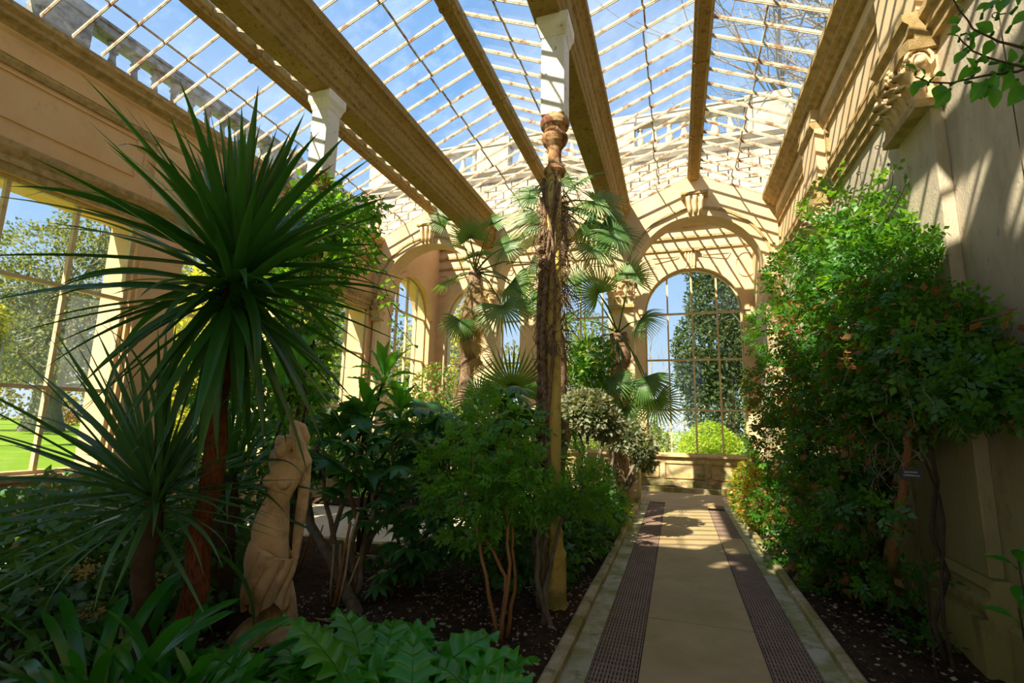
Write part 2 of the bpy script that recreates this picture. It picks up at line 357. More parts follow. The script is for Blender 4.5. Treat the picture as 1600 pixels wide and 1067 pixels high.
# ---- windows: frame, mullions, transoms, one pane per light
WIN = [0]
def window(label, u0, u1, z0, z1, d, us, zs, axis, arch=None):
    """rectangular (or arch-headed) glazed window in the plane d; us mullions, zs transoms"""
    WIN[0] += 1; P = (lambda u, e, z: (u, d+e, z)) if axis == 'x' else (lambda u, e, z: (d+e, u, z))
    w = root('window_%d' % WIN[0], P((u0+u1)/2, 0, z0), label, 'window', kind='structure')
    c = (u0+u1)/2; r = (u1-u0)/2
    def ub(a0, a1, e0, e1, b0, b1): p, q = P(a0, e0, b0), P(a1, e1, b1); return MB().box(p[0], q[0], p[1], q[1], p[2], q[2])
    fw = .05; ztop = lambda u: (arch + math.sqrt(max(0, r*r-(u-c)**2))) if arch else z1
    for a0, a1 in ((u0, u0+fw), (u1-fw, u1)): part('frame', ub(a0, a1, -.04, .04, z0, arch or z1), 'frame_paint', w)
    part('frame', ub(u0, u1, -.05, .05, z0-.03, z0+.04), 'frame_paint', w)
    if arch: part('frame', arch_ring(MB(), c, r-fw, r, arch, d-.04, d+.04, axis), 'frame_paint', w)
    else: part('frame', ub(u0, u1, -.04, .04, z1-fw, z1), 'frame_paint', w)
    for u in us: part('mullion', ub(u-.022, u+.022, -.035, .035, z0, ztop(u)-.02), 'frame_paint', w)
    for z in zs: part('transom', ub(u0+fw, u1-fw, -.03, .045, z-.024, z+.024), 'frame_paint', w)
    U = [u0+fw]+list(us)+[u1-fw]; Z = [z0+.04]+list(zs)+[None]
    for a, b in zip(U, U[1:]):
        for lo, hi in zip(Z, Z[1:]):
            if hi is not None: pts = [(a, lo), (b, lo), (b, hi), (a, hi)]
            elif arch: pts = [(a, lo), (b, lo)]+[(b+(a-b)*i/8, max(lo+.001, ztop(b+(a-b)*i/8)-.02)) for i in range(9)]
            else: pts = [(a, lo), (b, lo), (b, z1), (a, z1)]
            part('glass_pane', MB().add([P(u, 0, z) for u, z in pts], [tuple(range(len(pts)))]), 'window_glass', w)
    return w

# ---- left wall with square-headed windows
wl = root('wall_left', (XL, 4, 0), 'peach stone left wall with panelled frieze above tall windows', 'wall', kind='structure')
ZL = 4.36
OPEN = [(-.35, 1.85), (2.55, 4.75), (5.45, 7.65), (8.35, 10.42)]
T = .62
ys = [YB]+[v for o in OPEN for v in o]+[YS]
for a, b in zip(ys[0::2], ys[1::2]): part('wall_pier', MB().box(XL-T, XL, a, b, .82, ZL), 'stone_left_bounce', wl)
part('wall_base', MB().box(XL-T, XL, YB, YS, -.2, .82), 'stone_left_bounce', wl)
part('wall_head', MB().box(XL-T, XL, YB, YS, ZL, 6.12), 'stone_left_bounce', wl)
for a, b in OPEN: part('window_sill', MB().box(XL-T-.05, XL+.07, a-.05, b+.05, .78, .86), 'moulding', wl, bevel=.01)
def mould(parent, prof, y0, y1, mat='moulding', name='moulding'): return part(name, MB().sweep_y(prof, y0, y1), mat, parent)
mould(wl, [(XL, 6.02), (XL+.10, 6.02), (XL+.13, 6.06), (XL+.20, 6.10), (XL+.20, 6.15), (XL+.25, 6.20), (XL+.25, 6.27), (XL-.3, 6.27), (XL-.3, 6.1), (XL, 6.1)], YB, YS, name='cornice')
mould(wl, [(XL, 5.72), (XL+.07, 5.72), (XL+.07, 5.96), (XL+.10, 6.0), (XL+.10, 6.02), (XL, 6.02)], YB, YS, 'stone_left_bounce', 'fascia')
mould(wl, [(XL, 5.62), (XL+.03, 5.62), (XL+.06, 5.68), (XL+.06, 5.72), (XL, 5.72)], YB, YS)
mould(wl, [(XL, 4.72), (XL+.045, 4.72), (XL+.045, 4.9), (XL, 4.92)], YB, YS, 'stone_left_bounce', 'fascia')
mould(wl, [(XL, 4.55), (XL+.03, 4.55), (XL+.09, 4.64), (XL+.10, 4.72), (XL, 4.72)], YB, YS)
mould(wl, [(XL, 4.36), (XL+.02, 4.36), (XL+.02, 4.46), (XL+.045, 4.47), (XL+.045, 4.55), (XL, 4.55)], YB, YS, 'moulding')
for a, b in OPEN:       # sunk frieze panels framed by a thin bead, notched corners
    a2, b2 = a+.08, b-.08; z0, z1 = 5.0, 5.56; mb = MB(); n = .12
    pts = [(a2+n, z0), (b2-n, z0), (b2-n, z0+n), (b2, z0+n), (b2, z1-n), (b2-n, z1-n), (b2-n, z1), (a2+n, z1), (a2+n, z1-n), (a2, z1-n), (a2, z0+n), (a2+n, z0+n)]
    for p, q in zip(pts, pts[1:]+pts[:1]): mb.bar((XL+.006, p[0], p[1]), (XL+.006, q[0], q[1]), .028, .028, (1, 0, 0))
    part('panel_bead', mb, 'stone_left_bounce', wl)
for pc in (2.2, 5.1, 8.0):
    part('pilaster', MB().box(XL, XL+.05, pc-.3, pc+.3, 0.0, 3.86), 'stone_left_bounce', wl)
    part('pilaster', MB().box(XL, XL+.05, pc-.3, pc+.3, 4.72, 5.72), 'stone_left_bounce', wl)
for i, (a, b) in enumerate(OPEN):
    if i == 0: continue
    w3 = (b-a)/3
    window(('tall iron window at the left edge looking onto the lawn', 'tall window half hidden behind the spiky cordyline head', 'square-headed window left of the first arch')[i-1],
           a, b, .86, ZL, XL-.11, [a+w3, a+2*w3], [1.9, 3.2], 'y')

# ---- left wall of the end pavilion with an arched window
CW, RW = 12.6, 1.1
part('wall_base', MB().box(XL-T, XL, YS, YE+.4, -.2, .82), 'stone_left_bounce', wl)
mb = MB(); arch_panel(mb, CW, RW, ZS, 2.03, 7.6, XL-T, XL, 'y'); part('arch_head', mb, 'stone_left_bounce', wl)
for a, b in ((YS, CW-RW), (CW+RW, YE)): part('wall_pier', MB().box(XL-T, XL, a, b, .82, ZS), 'stone_left_bounce', wl)
window('arched window in the left wall beyond the arcade', CW-RW, CW+RW, .86, ZS+RW, XL-.2, [CW-.55, CW, CW+.55], [2.05, 3.4, ZS], 'y', ZS)
part('archivolt', arch_ring(MB(), CW, RW, RW+.16, ZS, XL, XL+.05, 'y'), 'stone_left_bounce', wl)

# ---- end wall with three arched windows
we = root('wall_end', (R2, YE, 0), 'sunlit end wall with three arched windows', 'wall', kind='structure')
RE = 1.28
part('wall_base', MB().box(XL-T, XR+.5, YE, YE+.45, -.2, .80), 'stone', we)
edges = [XL-T, R1-RE, R1+RE, R2-RE, R2+RE, R3-RE, R3+RE, XR+.5]
for a, b in zip(edges[0::2], edges[1::2]): part('wall_pier', MB().box(a, b, YE, YE+.45, .8, ZS), 'stone', we)
for c, a, b in ((R1, XL-T, (R1+R2)/2), (R2, (R1+R2)/2, (R2+R3)/2), (R3, (R2+R3)/2, XR+.5)):
    mb = MB(); o = MB(); us = c
    arch_panel(mb, c, RE, ZS, min(c-a, b-c), 7.6, YE, YE+.45)
    hw = min(c-a, b-c)
    if c-a > hw+.01: mb.box(a, c-hw, YE, YE+.45, ZS, 7.6)
    if b-c > hw+.01: mb.box(c+hw, b, YE, YE+.45, ZS, 7.6)
    part('arch_head', mb, 'stone', we)
    part('archivolt', arch_ring(MB(), c, RE, RE+.17, ZS, YE-.045, YE), 'stone', we)
    part('sill', MB().box(c-RE-.05, c+RE+.05, YE-.1, YE+.3, .78, .84), 'stone', we, bevel=.01)
    k = MB().prism([(-.11, 0), (.11, 0), (.17, .5), (-.17, .5)], lambda u, v: (c+u, YE-.10, ZS+RE-.05+v), lambda u, v: (c+u, YE, ZS+RE-.05+v))
    ks = part('keystone', k, 'stone', we, bevel=.01)
    part('keystone_cap', MB().box(c-.24, c+.24, YE-.16, YE, ZS+RE+.45, ZS+RE+.52), 'moulding', ks)
    for q in range(4): part('fluting', MB().tube([(c-.105+q*.07, YE-.105, ZS+RE+.02), (c-.12+q*.08, YE-.115, ZS+RE+.42)], .022, 6), 'stone', ks)
    for sgn in (-1, 1):      # spandrel panel beads
        m2 = MB(); pts = [(c+sgn*.30, 6.36), (c+sgn*1.05, 6.36), (c+sgn*.95, 6.20), (c+sgn*.33, 6.31)]
        for p, q in zip(pts, pts[1:]+pts[:1]): m2.bar((p[0], YE-.01, p[1]), (q[0], YE-.01, q[1]), .03, .03, (0, 1, 0))
        part('panel_bead', m2, 'stone', we)
        m3 = MB(); pp = [(c+sgn*(1.42+.26*math.cos(t*2*PI/16)), 6.0+.34*math.sin(t*2*PI/16)) for t in range(16)]
        for p, q in zip(pp, pp[1:]+pp[:1]): m3.bar((p[0], YE-.01, p[1]), (q[0], YE-.01, q[1]), .03, .03, (0, 1, 0))
        part('roundel', m3, 'stone', we)
for z, h, pj in ((6.52, .06, .05), (6.86, .07, .07), (7.22, .1, .13)):
    part('string_course', MB().box(XL, XR, YE-pj, YE, z, z+h), 'moulding', we)
part('plinth_band', MB().box(XL, XR, YE-.06, YE, .0, .16), 'stone', we)
for k in range(8):
    a = XL+.05+k*1.16; m = MB()
    for p, q in (((a, .24), (a+1.0, .24)), ((a+1.0, .24), (a+1.0, .62)), ((a+1.0, .62), (a, .62)), ((a, .62), (a, .24))): m.bar((p[0], YE-.01, p[1]), (q[0], YE-.01, q[1]), .03, .04, (0, 1, 0))
    part('panel_bead', m, 'moulding', we)
for c, lab in ((R1, 'arched end window seen through the left arch'), (R2, 'arched end window in the middle behind the palms'), (R3, 'big arched end window at the far end of the path')):
    window(lab, c-RE, c+RE, .84, ZS+RE, YE+.16, [c-.65, c, c+.65], [2.03, 3.41, ZS], 'x', ZS)

# ---- corinthian capital (square, set against a wall or round a pier)
def capital(parent, c, w, d, h, face, mat='stone', drop='fruit'):
    """c = bottom centre, w along the wall, d projection, face = outward unit vector"""
    fx, fy = face; tx, ty = -fy, fx
    P = lambda t, o, z: Vector((c[0]+tx*t+fx*o, c[1]+ty*t+fy*o, c[2]+z))
    mb = MB(); pr = [(-.5, 0), (.5, 0), (.5, 1), (-.5, 1)]
    mb.prism(pr, lambda a, b: P(a*w*.86, b*d*.75, .02), lambda a, b: P(a*w*.98, b*d*.9, h*.84))
    cap = part('capital', mb, mat, parent)
    part('astragal', MB().prism(pr, lambda a, b: P(a*w*1.06, b*d*1.0, -.02), lambda a, b: P(a*w*1.06, b*d*1.0, .05)), 'moulding', cap)
    m = MB(); prof = [(-.56, 0), (.56, 0), (.56, 1.0), (.40, 1.16), (0, 1.06), (-.40, 1.16), (-.56, 1.0)]
    m.prism(prof, lambda a, b: P(a*w, b*d, h*.86), lambda a, b: P(a*w*1.06, b*d*1.06, h)); part('abacus', m, 'moulding', cap)
    for row, (zz, hh, n) in enumerate(((.03, .40, 4), (.24, .62, 3))):      # two rows of acanthus leaves curling outward
        for i in range(n):
            t = (i-(n-1)/2)/n*w*1.0; lw = w/n*.52; lf = MB(); S = 7; pts = []
            for s in range(S):
                q = s/(S-1); z = h*(zz+(hh-zz)*min(1, q*1.18)) - h*.10*max(0, q-.8)*5*.5; o = d*.74+.02+(.11*d/.2)*q**3
                ww = lw*(1-.25*q)*(1.0+.18*math.cos(q*18)) if q < .95 else lw*.35
                pts.append([P(t-ww, o-.02, z), P(t-ww*.5, o+.012, z), P(t, o-.004, z), P(t+ww*.5, o+.012, z), P(t+ww, o-.02, z)])
            o0 = [p for r in pts for p in r]; fs = [(r*5+k, r*5+k+1, (r+1)*5+k+1, (r+1)*5+k) for r in range(S-1) for k in range(4)]
            lo = part('acanthus_leaf', lf.add(o0, fs), mat, cap, True); sl = lo.modifiers.new('thick', 'SOLIDIFY'); sl.thickness = .016
    for sg in (-1, 1):                                                       # leaves on the two returns
        for zz, hh, oo in ((.03, .36, .28), (.03, .36, .72), (.22, .58, .5)):
            S = 7; pts = []
            for s in range(S):
                q = s/(S-1); z = h*(zz+(hh-zz)*min(1, q*1.18)); tt = sg*(w*.44+.012+.075*q**3); ww = d*.24*(1-.25*q)*(1+.18*math.cos(q*18)) if q < .95 else d*.08
                pts += [P(tt-sg*.02, oo*d-ww, z), P(tt+sg*.012, oo*d-ww*.5, z), P(tt, oo*d, z), P(tt+sg*.012, oo*d+ww*.5, z), P(tt-sg*.02, oo*d+ww, z)]
            lo = part('acanthus_leaf', MB().add(pts, [(r_*5+k, r_*5+k+1, (r_+1)*5+k+1, (r_+1)*5+k) for r_ in range(S-1) for k in range(4)]), mat, cap, True); sl = lo.modifiers.new('thick', 'SOLIDIFY'); sl.thickness = .016
    for sg in (-1, 1):                                                       # corner volutes
        m = MB(); pts = []; rr = []
        for i in range(26):
            a = i/25*2.2*2*PI; q = .115*h/.55*(1-i/28)
            pts.append(P(sg*(w*.52), d*.62+q*math.cos(a)*.9, h*.70+q*math.sin(a))); rr.append(.017*(1-i/40))
        m.tube(pts, rr, 6); m.tube([P(sg*w*.36, d*.62, h*.70), P(sg*w*.535, d*.62, h*.70)], .04*h/.55, 8); part('volute', m, mat, cap, True)
        m = MB(); pts = []
        for i in range(22):
            a = i/21*2.0*2*PI; q = .10*h/.55*(1-i/24); pts.append(P(sg*(w*.34)+sg*q*math.cos(a), d*.98, h*.72+q*math.sin(a)))
        m.tube(pts, .015, 6); part('volute', m, mat, cap, True)
    m = MB()
    for i in range(5):
        a = i/5*2*PI; m.lathe([(.0, -.03), (.026, -.012), (.03, .01), (.0, .034)], P(.045*math.cos(a), d*1.06, h*.86+.045*math.sin(a)), 8)
    m.lathe([(.0, -.03), (.024, -.01), (.024, .012), (.0, .03)], P(0, d*1.1, h*.86), 8); part('rosette', m, mat, cap, True)
    return cap

# ---- right wall: plain plaster, pilasters, deep entablature
wr = root('wall_right', (XR, 5, 0), 'tall grey plaster right wall with pilasters and a heavy cornice', 'wall', kind='structure')
part('wall_face', MB().box(XR, XR+.5, YB, YE+.45, -.2, 4.72), 'plaster_grey', wr)
part('frieze_face', MB().box(XR, XR+.5, YB, YE+.45, 4.72, 6.3), 'stone', wr)
PIL = (1.75, 4.7, 7.65)
def run(prof, mat, name):            # moulding that breaks forward over every pilaster
    y = YB
    for pc in PIL+(None,):
        e = YS if pc is None else pc-.36
        part(name, MB().sweep_y(prof, y, e), mat, wr)
        if pc is None: break
        part(name, MB().sweep_y([(x-.11 if x < XR-.001 else x, z) for x, z in prof], pc-.36, pc+.36), mat, wr); y = pc+.36
X = XR
run([(X, 4.70), (X-.05, 4.70), (X-.05, 4.78), (X-.08, 4.79), (X-.08, 4.86), (X-.12, 4.90), (X-.12, 4.96), (X, 4.98)], 'moulding', 'architrave')
run([(X, 5.74), (X-.035, 5.74), (X-.07, 5.80), (X-.07, 5.84), (X, 5.86)], 'moulding', 'frieze_bead')
run([(X, 4.98), (X-.02, 4.98), (X-.02, 5.74), (X, 5.74)], 'stone', 'frieze')
run([(X, 5.86), (X-.05, 5.86), (X-.05, 6.04), (X, 6.04)], 'stone', 'fascia')
part('cornice', MB().sweep_y([(X, 6.03), (X-.10, 6.03), (X-.13, 6.08), (X-.19, 6.10), (X-.19, 6.15), (X-.23, 6.19), (X-.28, 6.22), (X-.28, 6.30), (X+.3, 6.30), (X+.3, 6.1), (X, 6.1)], YB, YS), 'moulding', wr)
for a, b in zip(PIL, PIL[1:]+(10.95,)):
    a2, b2 = a+.55, b-.55
    if b2 > YS: b2 = YS-.15
    m = MB()
    for p, q in (((a2, 5.12), (b2, 5.12)), ((b2, 5.12), (b2, 5.62)), ((b2, 5.62), (a2, 5.62)), ((a2, 5.62), (a2, 5.12))): m.bar((X-.03, p[0], p[1]), (X-.03, q[0], q[1]), .035, .05, (1, 0, 0))
    part('panel_bead', m, 'moulding', wr)
for pc in PIL:
    pl = part('pilaster', MB().box(X-.09, X, pc-.29, pc+.29, .62, 4.16), 'plaster_grey', wr, bevel=.008)
    pr = [(X, .0), (X-.2, .0), (X-.2, .36), (X-.15, .37), (X-.17, .42), (X-.17, .47), (X-.13, .50), (X-.13, .54), (X-.15, .57), (X-.10, .62), (X, .62)]
    part('pilaster_base', MB().sweep_y(pr, pc-.36, pc+.36), 'plaster_grey', wr)
    capital(wr, (X, pc, 4.16), .62, .2, .56, (-1, 0))
part('skirting', MB().sweep_y([(X, 0), (X-.06, 0), (X-.06, .33), (X-.03, .36), (X, .36)], YB, YE), 'plaster_grey', wr)

# ---- arcade screen across the nave: piers, three arches following the roof line, keystones
ws = root('wall_screen', (R2, YS, 0), 'stone arcade of three arches under the roof ends', 'wall', kind='structure')
ZE, ZR = 6.30, 6.92
PW = .33
piers = [(XL, R1-RA), (R1+RA, R2-RA), (R2+RA, R3-RA), (R3+RA, XR)]
for a, b in piers:
    c = (a+b)/2; hw = (b-a)/2
    part('pier', MB().box(a+.03, b-.03, YS+.04, YS2-.04, .78, ZS-.62), 'stone', ws, bevel=.01)
    part('pier_base', MB().sweep_y([(a-.02, 0), (b+.02, 0), (b+.02, .66), (b-.01, .70), (b-.01, .78), (a+.01, .78), (a+.01, .70), (a-.02, .66)], YS-.03, YS2+.03), 'stone', ws)
    part('impost', MB().box(a-.03, b+.03, YS-.05, YS2+.05, ZS-.09, ZS), 'moulding', ws, bevel=.01)
    part('pier_neck', MB().box(a+.05, b-.05, YS+.06, YS2-.06, ZS-.62, ZS-.08), 'stone', ws)
    capital(ws, (c, YS+.14, ZS-.62), hw*2-.06, .2, .56, (0, -1))
mids = [XL, (R1+R2)/2, (R2+R3)/2, XR]
for c, a, b in zip((R1, R2, R3), mids, mids[1:]):
    hw = min(c-a, b-c); mb = MB()
    top = lambda u, c=c, hw=hw: ZE+(ZR-ZE)*max(0, 1-abs(u-c)/hw)
    arch_panel(mb, c, RA, ZS, hw, top, YS, YS2, n=24)
    if c-a > hw+.01: mb.box(a, c-hw, YS, YS2, ZS, ZE)
    if b-c > hw+.01: mb.box(c+hw, b, YS, YS2, ZS, ZE)
    part('arch_head', mb, 'stone', ws)
    part('archivolt', arch_ring(MB(), c, RA-.0, RA+.14, ZS, YS-.05, YS), 'stone', ws)
    part('archivolt_bead', arch_ring(MB(), c, RA+.14, RA+.19, ZS, YS-.075, YS), 'moulding', ws)
    ks = part('keystone', MB().prism([(-.12, 0), (.12, 0), (.19, .46), (-.19, .46)], lambda u, v: (c+u, YS-.16-.1*v, ZS+RA-.06+v), lambda u, v: (c+u, YS, ZS+RA-.06+v)), 'stone', ws, bevel=.012)
    part('keystone_cap', MB().box(c-.27, c+.27, YS-.26, YS, ZS+RA+.40, ZS+RA+.46), 'moulding', ks, bevel=.01)
    for q in range(3):
        t = (q-1)*.1
        part('carved_leaf', MB().tube([(c+t, YS-.17, ZS+RA-.03), (c+t*1.1, YS-.20, ZS+RA+.10), (c+t*1.25, YS-.215, ZS+RA+.25), (c+t*1.4, YS-.25, ZS+RA+.37), (c+t*1.4, YS-.27, ZS+RA+.33)], [.03, .045, .04, .045, .02], 7), 'stone', ks, True)
# gable wall above the roof line: mossy ashlar blocks, flashing, cornice
gw = root('wall_gable', (R2, YS2, 6.3), 'sunlit ashlar wall rising above the far end of the glass roof', 'wall', kind='structure')
part('backing', MB().box(XL-.4, XR+.45, YS+.16, YS2+.15, 6.1, 7.45), 'stone_shade_joint', gw)
bm = MB().box(-.19, .19, 0, .10, 0, .205); me_b = mesh_of('ashlar_block', bm); me_b.materials.append(M['stone_out'])
for row in range(5):
    x = XL-.35+(.2 if row % 2 else 0)
    while x < XR+.3:
        o = link('ashlar_block', me_b, None, gw, (x+.2, YS+.075+random.uniform(0, .012), 6.32+row*.225), scale=(random.uniform(.96, 1), 1, 1)); x += .405
part('cornice', MB().sweep_x([(YS+.2, 7.44), (YS+.02, 7.44), (YS-.04, 7.52), (YS-.04, 7.58), (YS-.12, 7.64), (YS-.12, 7.72), (YS2+.2, 7.72), (YS2+.2, 7.44)], XL-.5, XR+.5), 'stone_out', gw)

def baluster_mesh(h, r):
    k = h
    return MB().lathe([(r*1.0, 0), (r*1.0, .06*k), (r*.62, .09*k), (r*.70, .13*k), (r*1.02, .26*k), (r*.98, .34*k), (r*.62, .52*k), (r*.44, .68*k), (r*.46, .76*k), (r*.72, .80*k), (r*.50, .84*k), (r*.60, .90*k), (r*.95, .93*k), (r*.95, k)], n=14)
def balustrade(label, a, b, z0, ped, mat, h=.92):
    """a->b ground line; ped = pedestal positions along it in metres with half widths"""
    a, b = Vector(a), Vector(b); L = (b-a).length; d = (b-a)/L; n = Vector((-d.y, d.x, 0))
    rt = root('balustrade', (*((a+b)/2).xy, z0), label, 'balustrade', kind='structure')
    def seg(s0, s1, zz0, zz1, w, name):
        m = MB(); p = a+d*s0; q = a+d*s1; vs = []
        for z in (zz0, zz1):
            for r_, sg in ((p, -1), (p, 1), (q, 1), (q, -1)): v = r_+n*sg*w/2; vs.append((v.x, v.y, z0+z))
        return part(name, m.add(vs, [(0, 1, 2, 3), (7, 6, 5, 4), (0, 4, 5, 1), (1, 5, 6, 2), (2, 6, 7, 3), (3, 7, 4, 0)]), mat, rt, bevel=.012)
    seg(0, L, 0, .13, .34, 'plinth'); seg(0, L, h-.17, h-.05, .30, 'rail'); seg(0, L, h-.05, h, .36, 'rail_cap')
    me = mesh_of('baluster', baluster_mesh(h-.30, .095), True)
    for s, w in ped: seg(max(0, s-w), min(L, s+w), .13, h-.17, .36, 'pedestal'); seg(max(0, s-w-.03), min(L, s+w+.03), h-.17, h+.02, .42, 'pedestal_cap')
    s = .16
    while s < L:
        if all(abs(s-p) > w+.1 for p, w in ped):
            v = a+d*s; link('baluster', me, mat, rt, (v.x, v.y, z0+.13))
        s += .32
    return rt
balustrade('weathered stone balustrade on the gable above the far arches', (XL-.45, YS2-.15, 0), (XR+.45, YS2-.15, 0), 7.72, [(.3, .3), (B1-XL+.45, .42), (B2-XL+.45, .42), (XR-XL+.45, .45)], 'stone_out')
balustrade('lichened balustrade outside above the left wall, its shade painted grey', (-7.95, YB, 0), (-7.95, YS, 0), 6.32, [(1.0, .3), (4.6, .3), (8.6, .42), (12.6, .42)], 'stone_shade_joint', 1.0)

# ---- added unseen arcade and lobby: keep sun off the foreground, let sky light in
wb = root('wall_back_added', (R2, YB, 0), 'added unseen stone arcade behind the viewer, shading the foreground', 'wall', kind='structure')
YB2, YB3 = YB-.45, YB-3.6
for a, b in piers: part('pier', MB().box(a, b, YB2, YB, -.06, ZS), 'stone', wb)
for c, a, b in zip((R1, R2, R3), mids, mids[1:]):
    hw = min(c-a, b-c); mb = MB(); arch_panel(mb, c, RA, ZS, hw, 7.72, YB2, YB, n=16)
    if c-a > hw+.01: mb.box(a, c-hw, YB2, YB, ZS, 7.72)
    if b-c > hw+.01: mb.box(c+hw, b, YB2, YB, ZS, 7.72)
    part('arch_head', mb, 'stone', wb)
part('added_lobby_floor', MB().box(XL, XR, YB3, YB, -.2, -.05), 'paving', wb)
part('added_lobby_roof', MB().box(XL-T, XR+.5, YB3-.4, YB2, 6.6, 6.8), 'stone', wb)  # solid roof added to stop sun coming through the arches
for a, b in ((XL-T, XL), (XR, XR+.5)): part('added_lobby_wall', MB().box(a, b, YB3, YB, -.2, 6.6), 'stone', wb)
for a, b in zip(edges[0::2], edges[1::2]): part('added_lobby_pier', MB().box(a, b, YB3-.4, YB3, -.2, ZS), 'stone', wb)
part('added_lobby_sill', MB().box(XL-T, XR+.5, YB3-.4, YB3, -.2, .8), 'stone', wb)
for c in (R1, R2, R3):
    mb = MB(); arch_panel(mb, c, RE, ZS, 1.56, 6.6, YB3-.4, YB3, n=16); part('added_lobby_arch', mb, 'stone', wb)
balustrade('added unseen stone balustrade behind the viewer, shading the foreground', (XL-.45, YB-.25, 0), (XR+.45, YB-.25, 0), 7.72, [(.3, .3), (B1-XL+.45, .42), (B2-XL+.45, .42), (XR-XL+.45, .45)], 'stone_out')
# ================================================================ GLASS ROOF
SP = .337
def roof_slope(label, xe, ze, xr, zr, y0, y1):
    rt = root('ceiling', ((xe+xr)/2, (y0+y1)/2, ze), label, 'glass roof', kind='structure')
    n = int(round((y1-y0)/SP)); dy = (y1-y0)/n
    e = Vector((xe, 0, ze)); r = Vector((xr, 0, zr)); d = r-e; nrm = Vector((-d.z, 0, d.x)).normalized()
    if nrm.z < 0: nrm = -nrm
    lam = .5
    mb = MB().bar(tuple(e), tuple(r), .036, .021, (0, 1, 0)); mb.bar(tuple(e+nrm*-.026), tuple(r+nrm*-.026), .018, .011, (0, 1, 0))
    c = (e+r)/2; mb.v = [tuple(Vector(v)-c) for v in mb.v]; bar_me = mesh_of('glazing_bar', mb); bar_me.materials.append(M['bar_paint'])
    def pane(t0, t1, lift):
        p = e+d*t0+nrm*lift; q = e+d*t1+nrm*lift; cc = (p+q)/2
        m = MB().add([Vector((p.x, -dy/2+.01, p.z))-cc, Vector((p.x, dy/2-.01, p.z))-cc, Vector((q.x, dy/2-.01, q.z))-cc, Vector((q.x, -dy/2+.01, q.z))-cc], [(0, 1, 2, 3)])
        me = mesh_of('glass_pane', m); me.materials.append(M['roof_glass']); return me, cc
    lo, lc = pane(0, lam+.02, .018); hi, hc = pane(lam, 1, .026)
    lp = MB(); p = e+d*lam+nrm*.02; lp.box(-.010, .010, -dy/2, dy/2, -.012, .012); lap_me = mesh_of('glazing_lap', lp); lap_me.materials.append(M['bar_paint'])
    for k in range(n+1):
        y = y0+k*dy
        link('glazing_bar', bar_me, None, rt, (c.x, y, c.z))
        if k < n:
            link('glass_pane', lo, None, rt, (lc.x, y+dy/2, lc.z)); link('glass_pane', hi, None, rt, (hc.x, y+dy/2, hc.z))
            link('glazing_lap', lap_me, None, rt, (p.x+random.uniform(-.03, .03), y+dy/2, p.z))
    return rt
ZG = 6.33; ZB = 6.42; ZT = 6.93
Y0R = YB
roof_slope('roof slope rising from the left cornice', XL+.2, ZG, R1-.09, ZT, Y0R, YS)
roof_slope('roof slope between the left ridge and left valley beam', B1-.28, ZB, R1+.09, ZT, Y0R, YS)
roof_slope('middle roof slope rising from the left valley beam', B1+.28, ZB, R2-.09, ZT, Y0R, YS)
roof_slope('dripping roof slope left of the central column beam', B2-.28, ZB, R2+.09, ZT, Y0R, YS)
roof_slope('roof slope over the path rising from the central beam', B2+.28, ZB, R3-.09, ZT, Y0R, YS)
roof_slope('roof slope falling to the right wall cornice', XR-.22, ZG, R3+.09, ZT, Y0R, YS)
for x, lab in ((R1, 'painted ridge beam of the left roof span'), (R2, 'painted ridge beam of the middle roof span'), (R3, 'painted ridge beam over the path')):
    rt = root('ridge_beam', (x, 5, ZT-.1), lab, 'roof beam', kind='structure')
    pr = [(x-.075, ZT-.13), (x+.075, ZT-.13), (x+.085, ZT-.10), (x+.12, ZT-.07), (x+.12, ZT+.05), (x+.05, ZT+.09), (x-.05, ZT+.09), (x-.12, ZT+.05), (x-.12, ZT-.07), (x-.085, ZT-.10)]
    y = Y0R
    while y < YS-.1:                                   # cast in lengths with visible joints
        e = min(y+1.95, YS); part('beam_length', MB().sweep_y(pr, y+.004, e-.004), 'beam_paint', rt); y = e
    y = Y0R+1.95
    while y < YS-.3: part('joint_strap', MB().box(x-.10, x+.10, y-.03, y+.03, ZT-.137, ZT-.10), 'beam_paint', rt); y += 1.95
for x, lab in ((B1, 'stained box gutter beam carried by the ivy column'), (B2, 'stained box gutter beam carried by the twined column')):
    rt = root('gutter_beam', (x, 5, 5.75), lab, 'roof beam', kind='structure')
    half = [(.13, 5.72), (.145, 5.735), (.145, 5.80), (.165, 5.83), (.165, 5.90), (.19, 5.95), (.19, 6.12), (.22, 6.15), (.22, 6.20), (.27, 6.27), (.31, 6.30), (.31, 6.42), (.24, 6.44)]
    pr = [(x+a, z) for a, z in half]+[(x-a, z) for a, z in reversed(half)]
    part('beam', MB().sweep_y(pr, Y0R, YS), 'beam_paint', rt)
# pavilion roof: bars run away from the viewer
rt = root('ceiling', (R2, 12.6, 7.3), 'flat skylight over the end pavilion', 'glass roof', kind='structure')
for k in range(29):
    x = XL+k*.337
    part('glazing_bar', MB().bar((x, YS2+.1, 7.40), (x, YE, 7.58), .035, .06), 'bar_paint', rt)
    if k < 28: part('glass_pane', MB().add([(x+.02, YS2+.1, 7.42), (x+.317, YS2+.1, 7.42), (x+.317, YE, 7.60), (x+.02, YE, 7.60)], [(0, 1, 2, 3)]), 'roof_glass', rt)

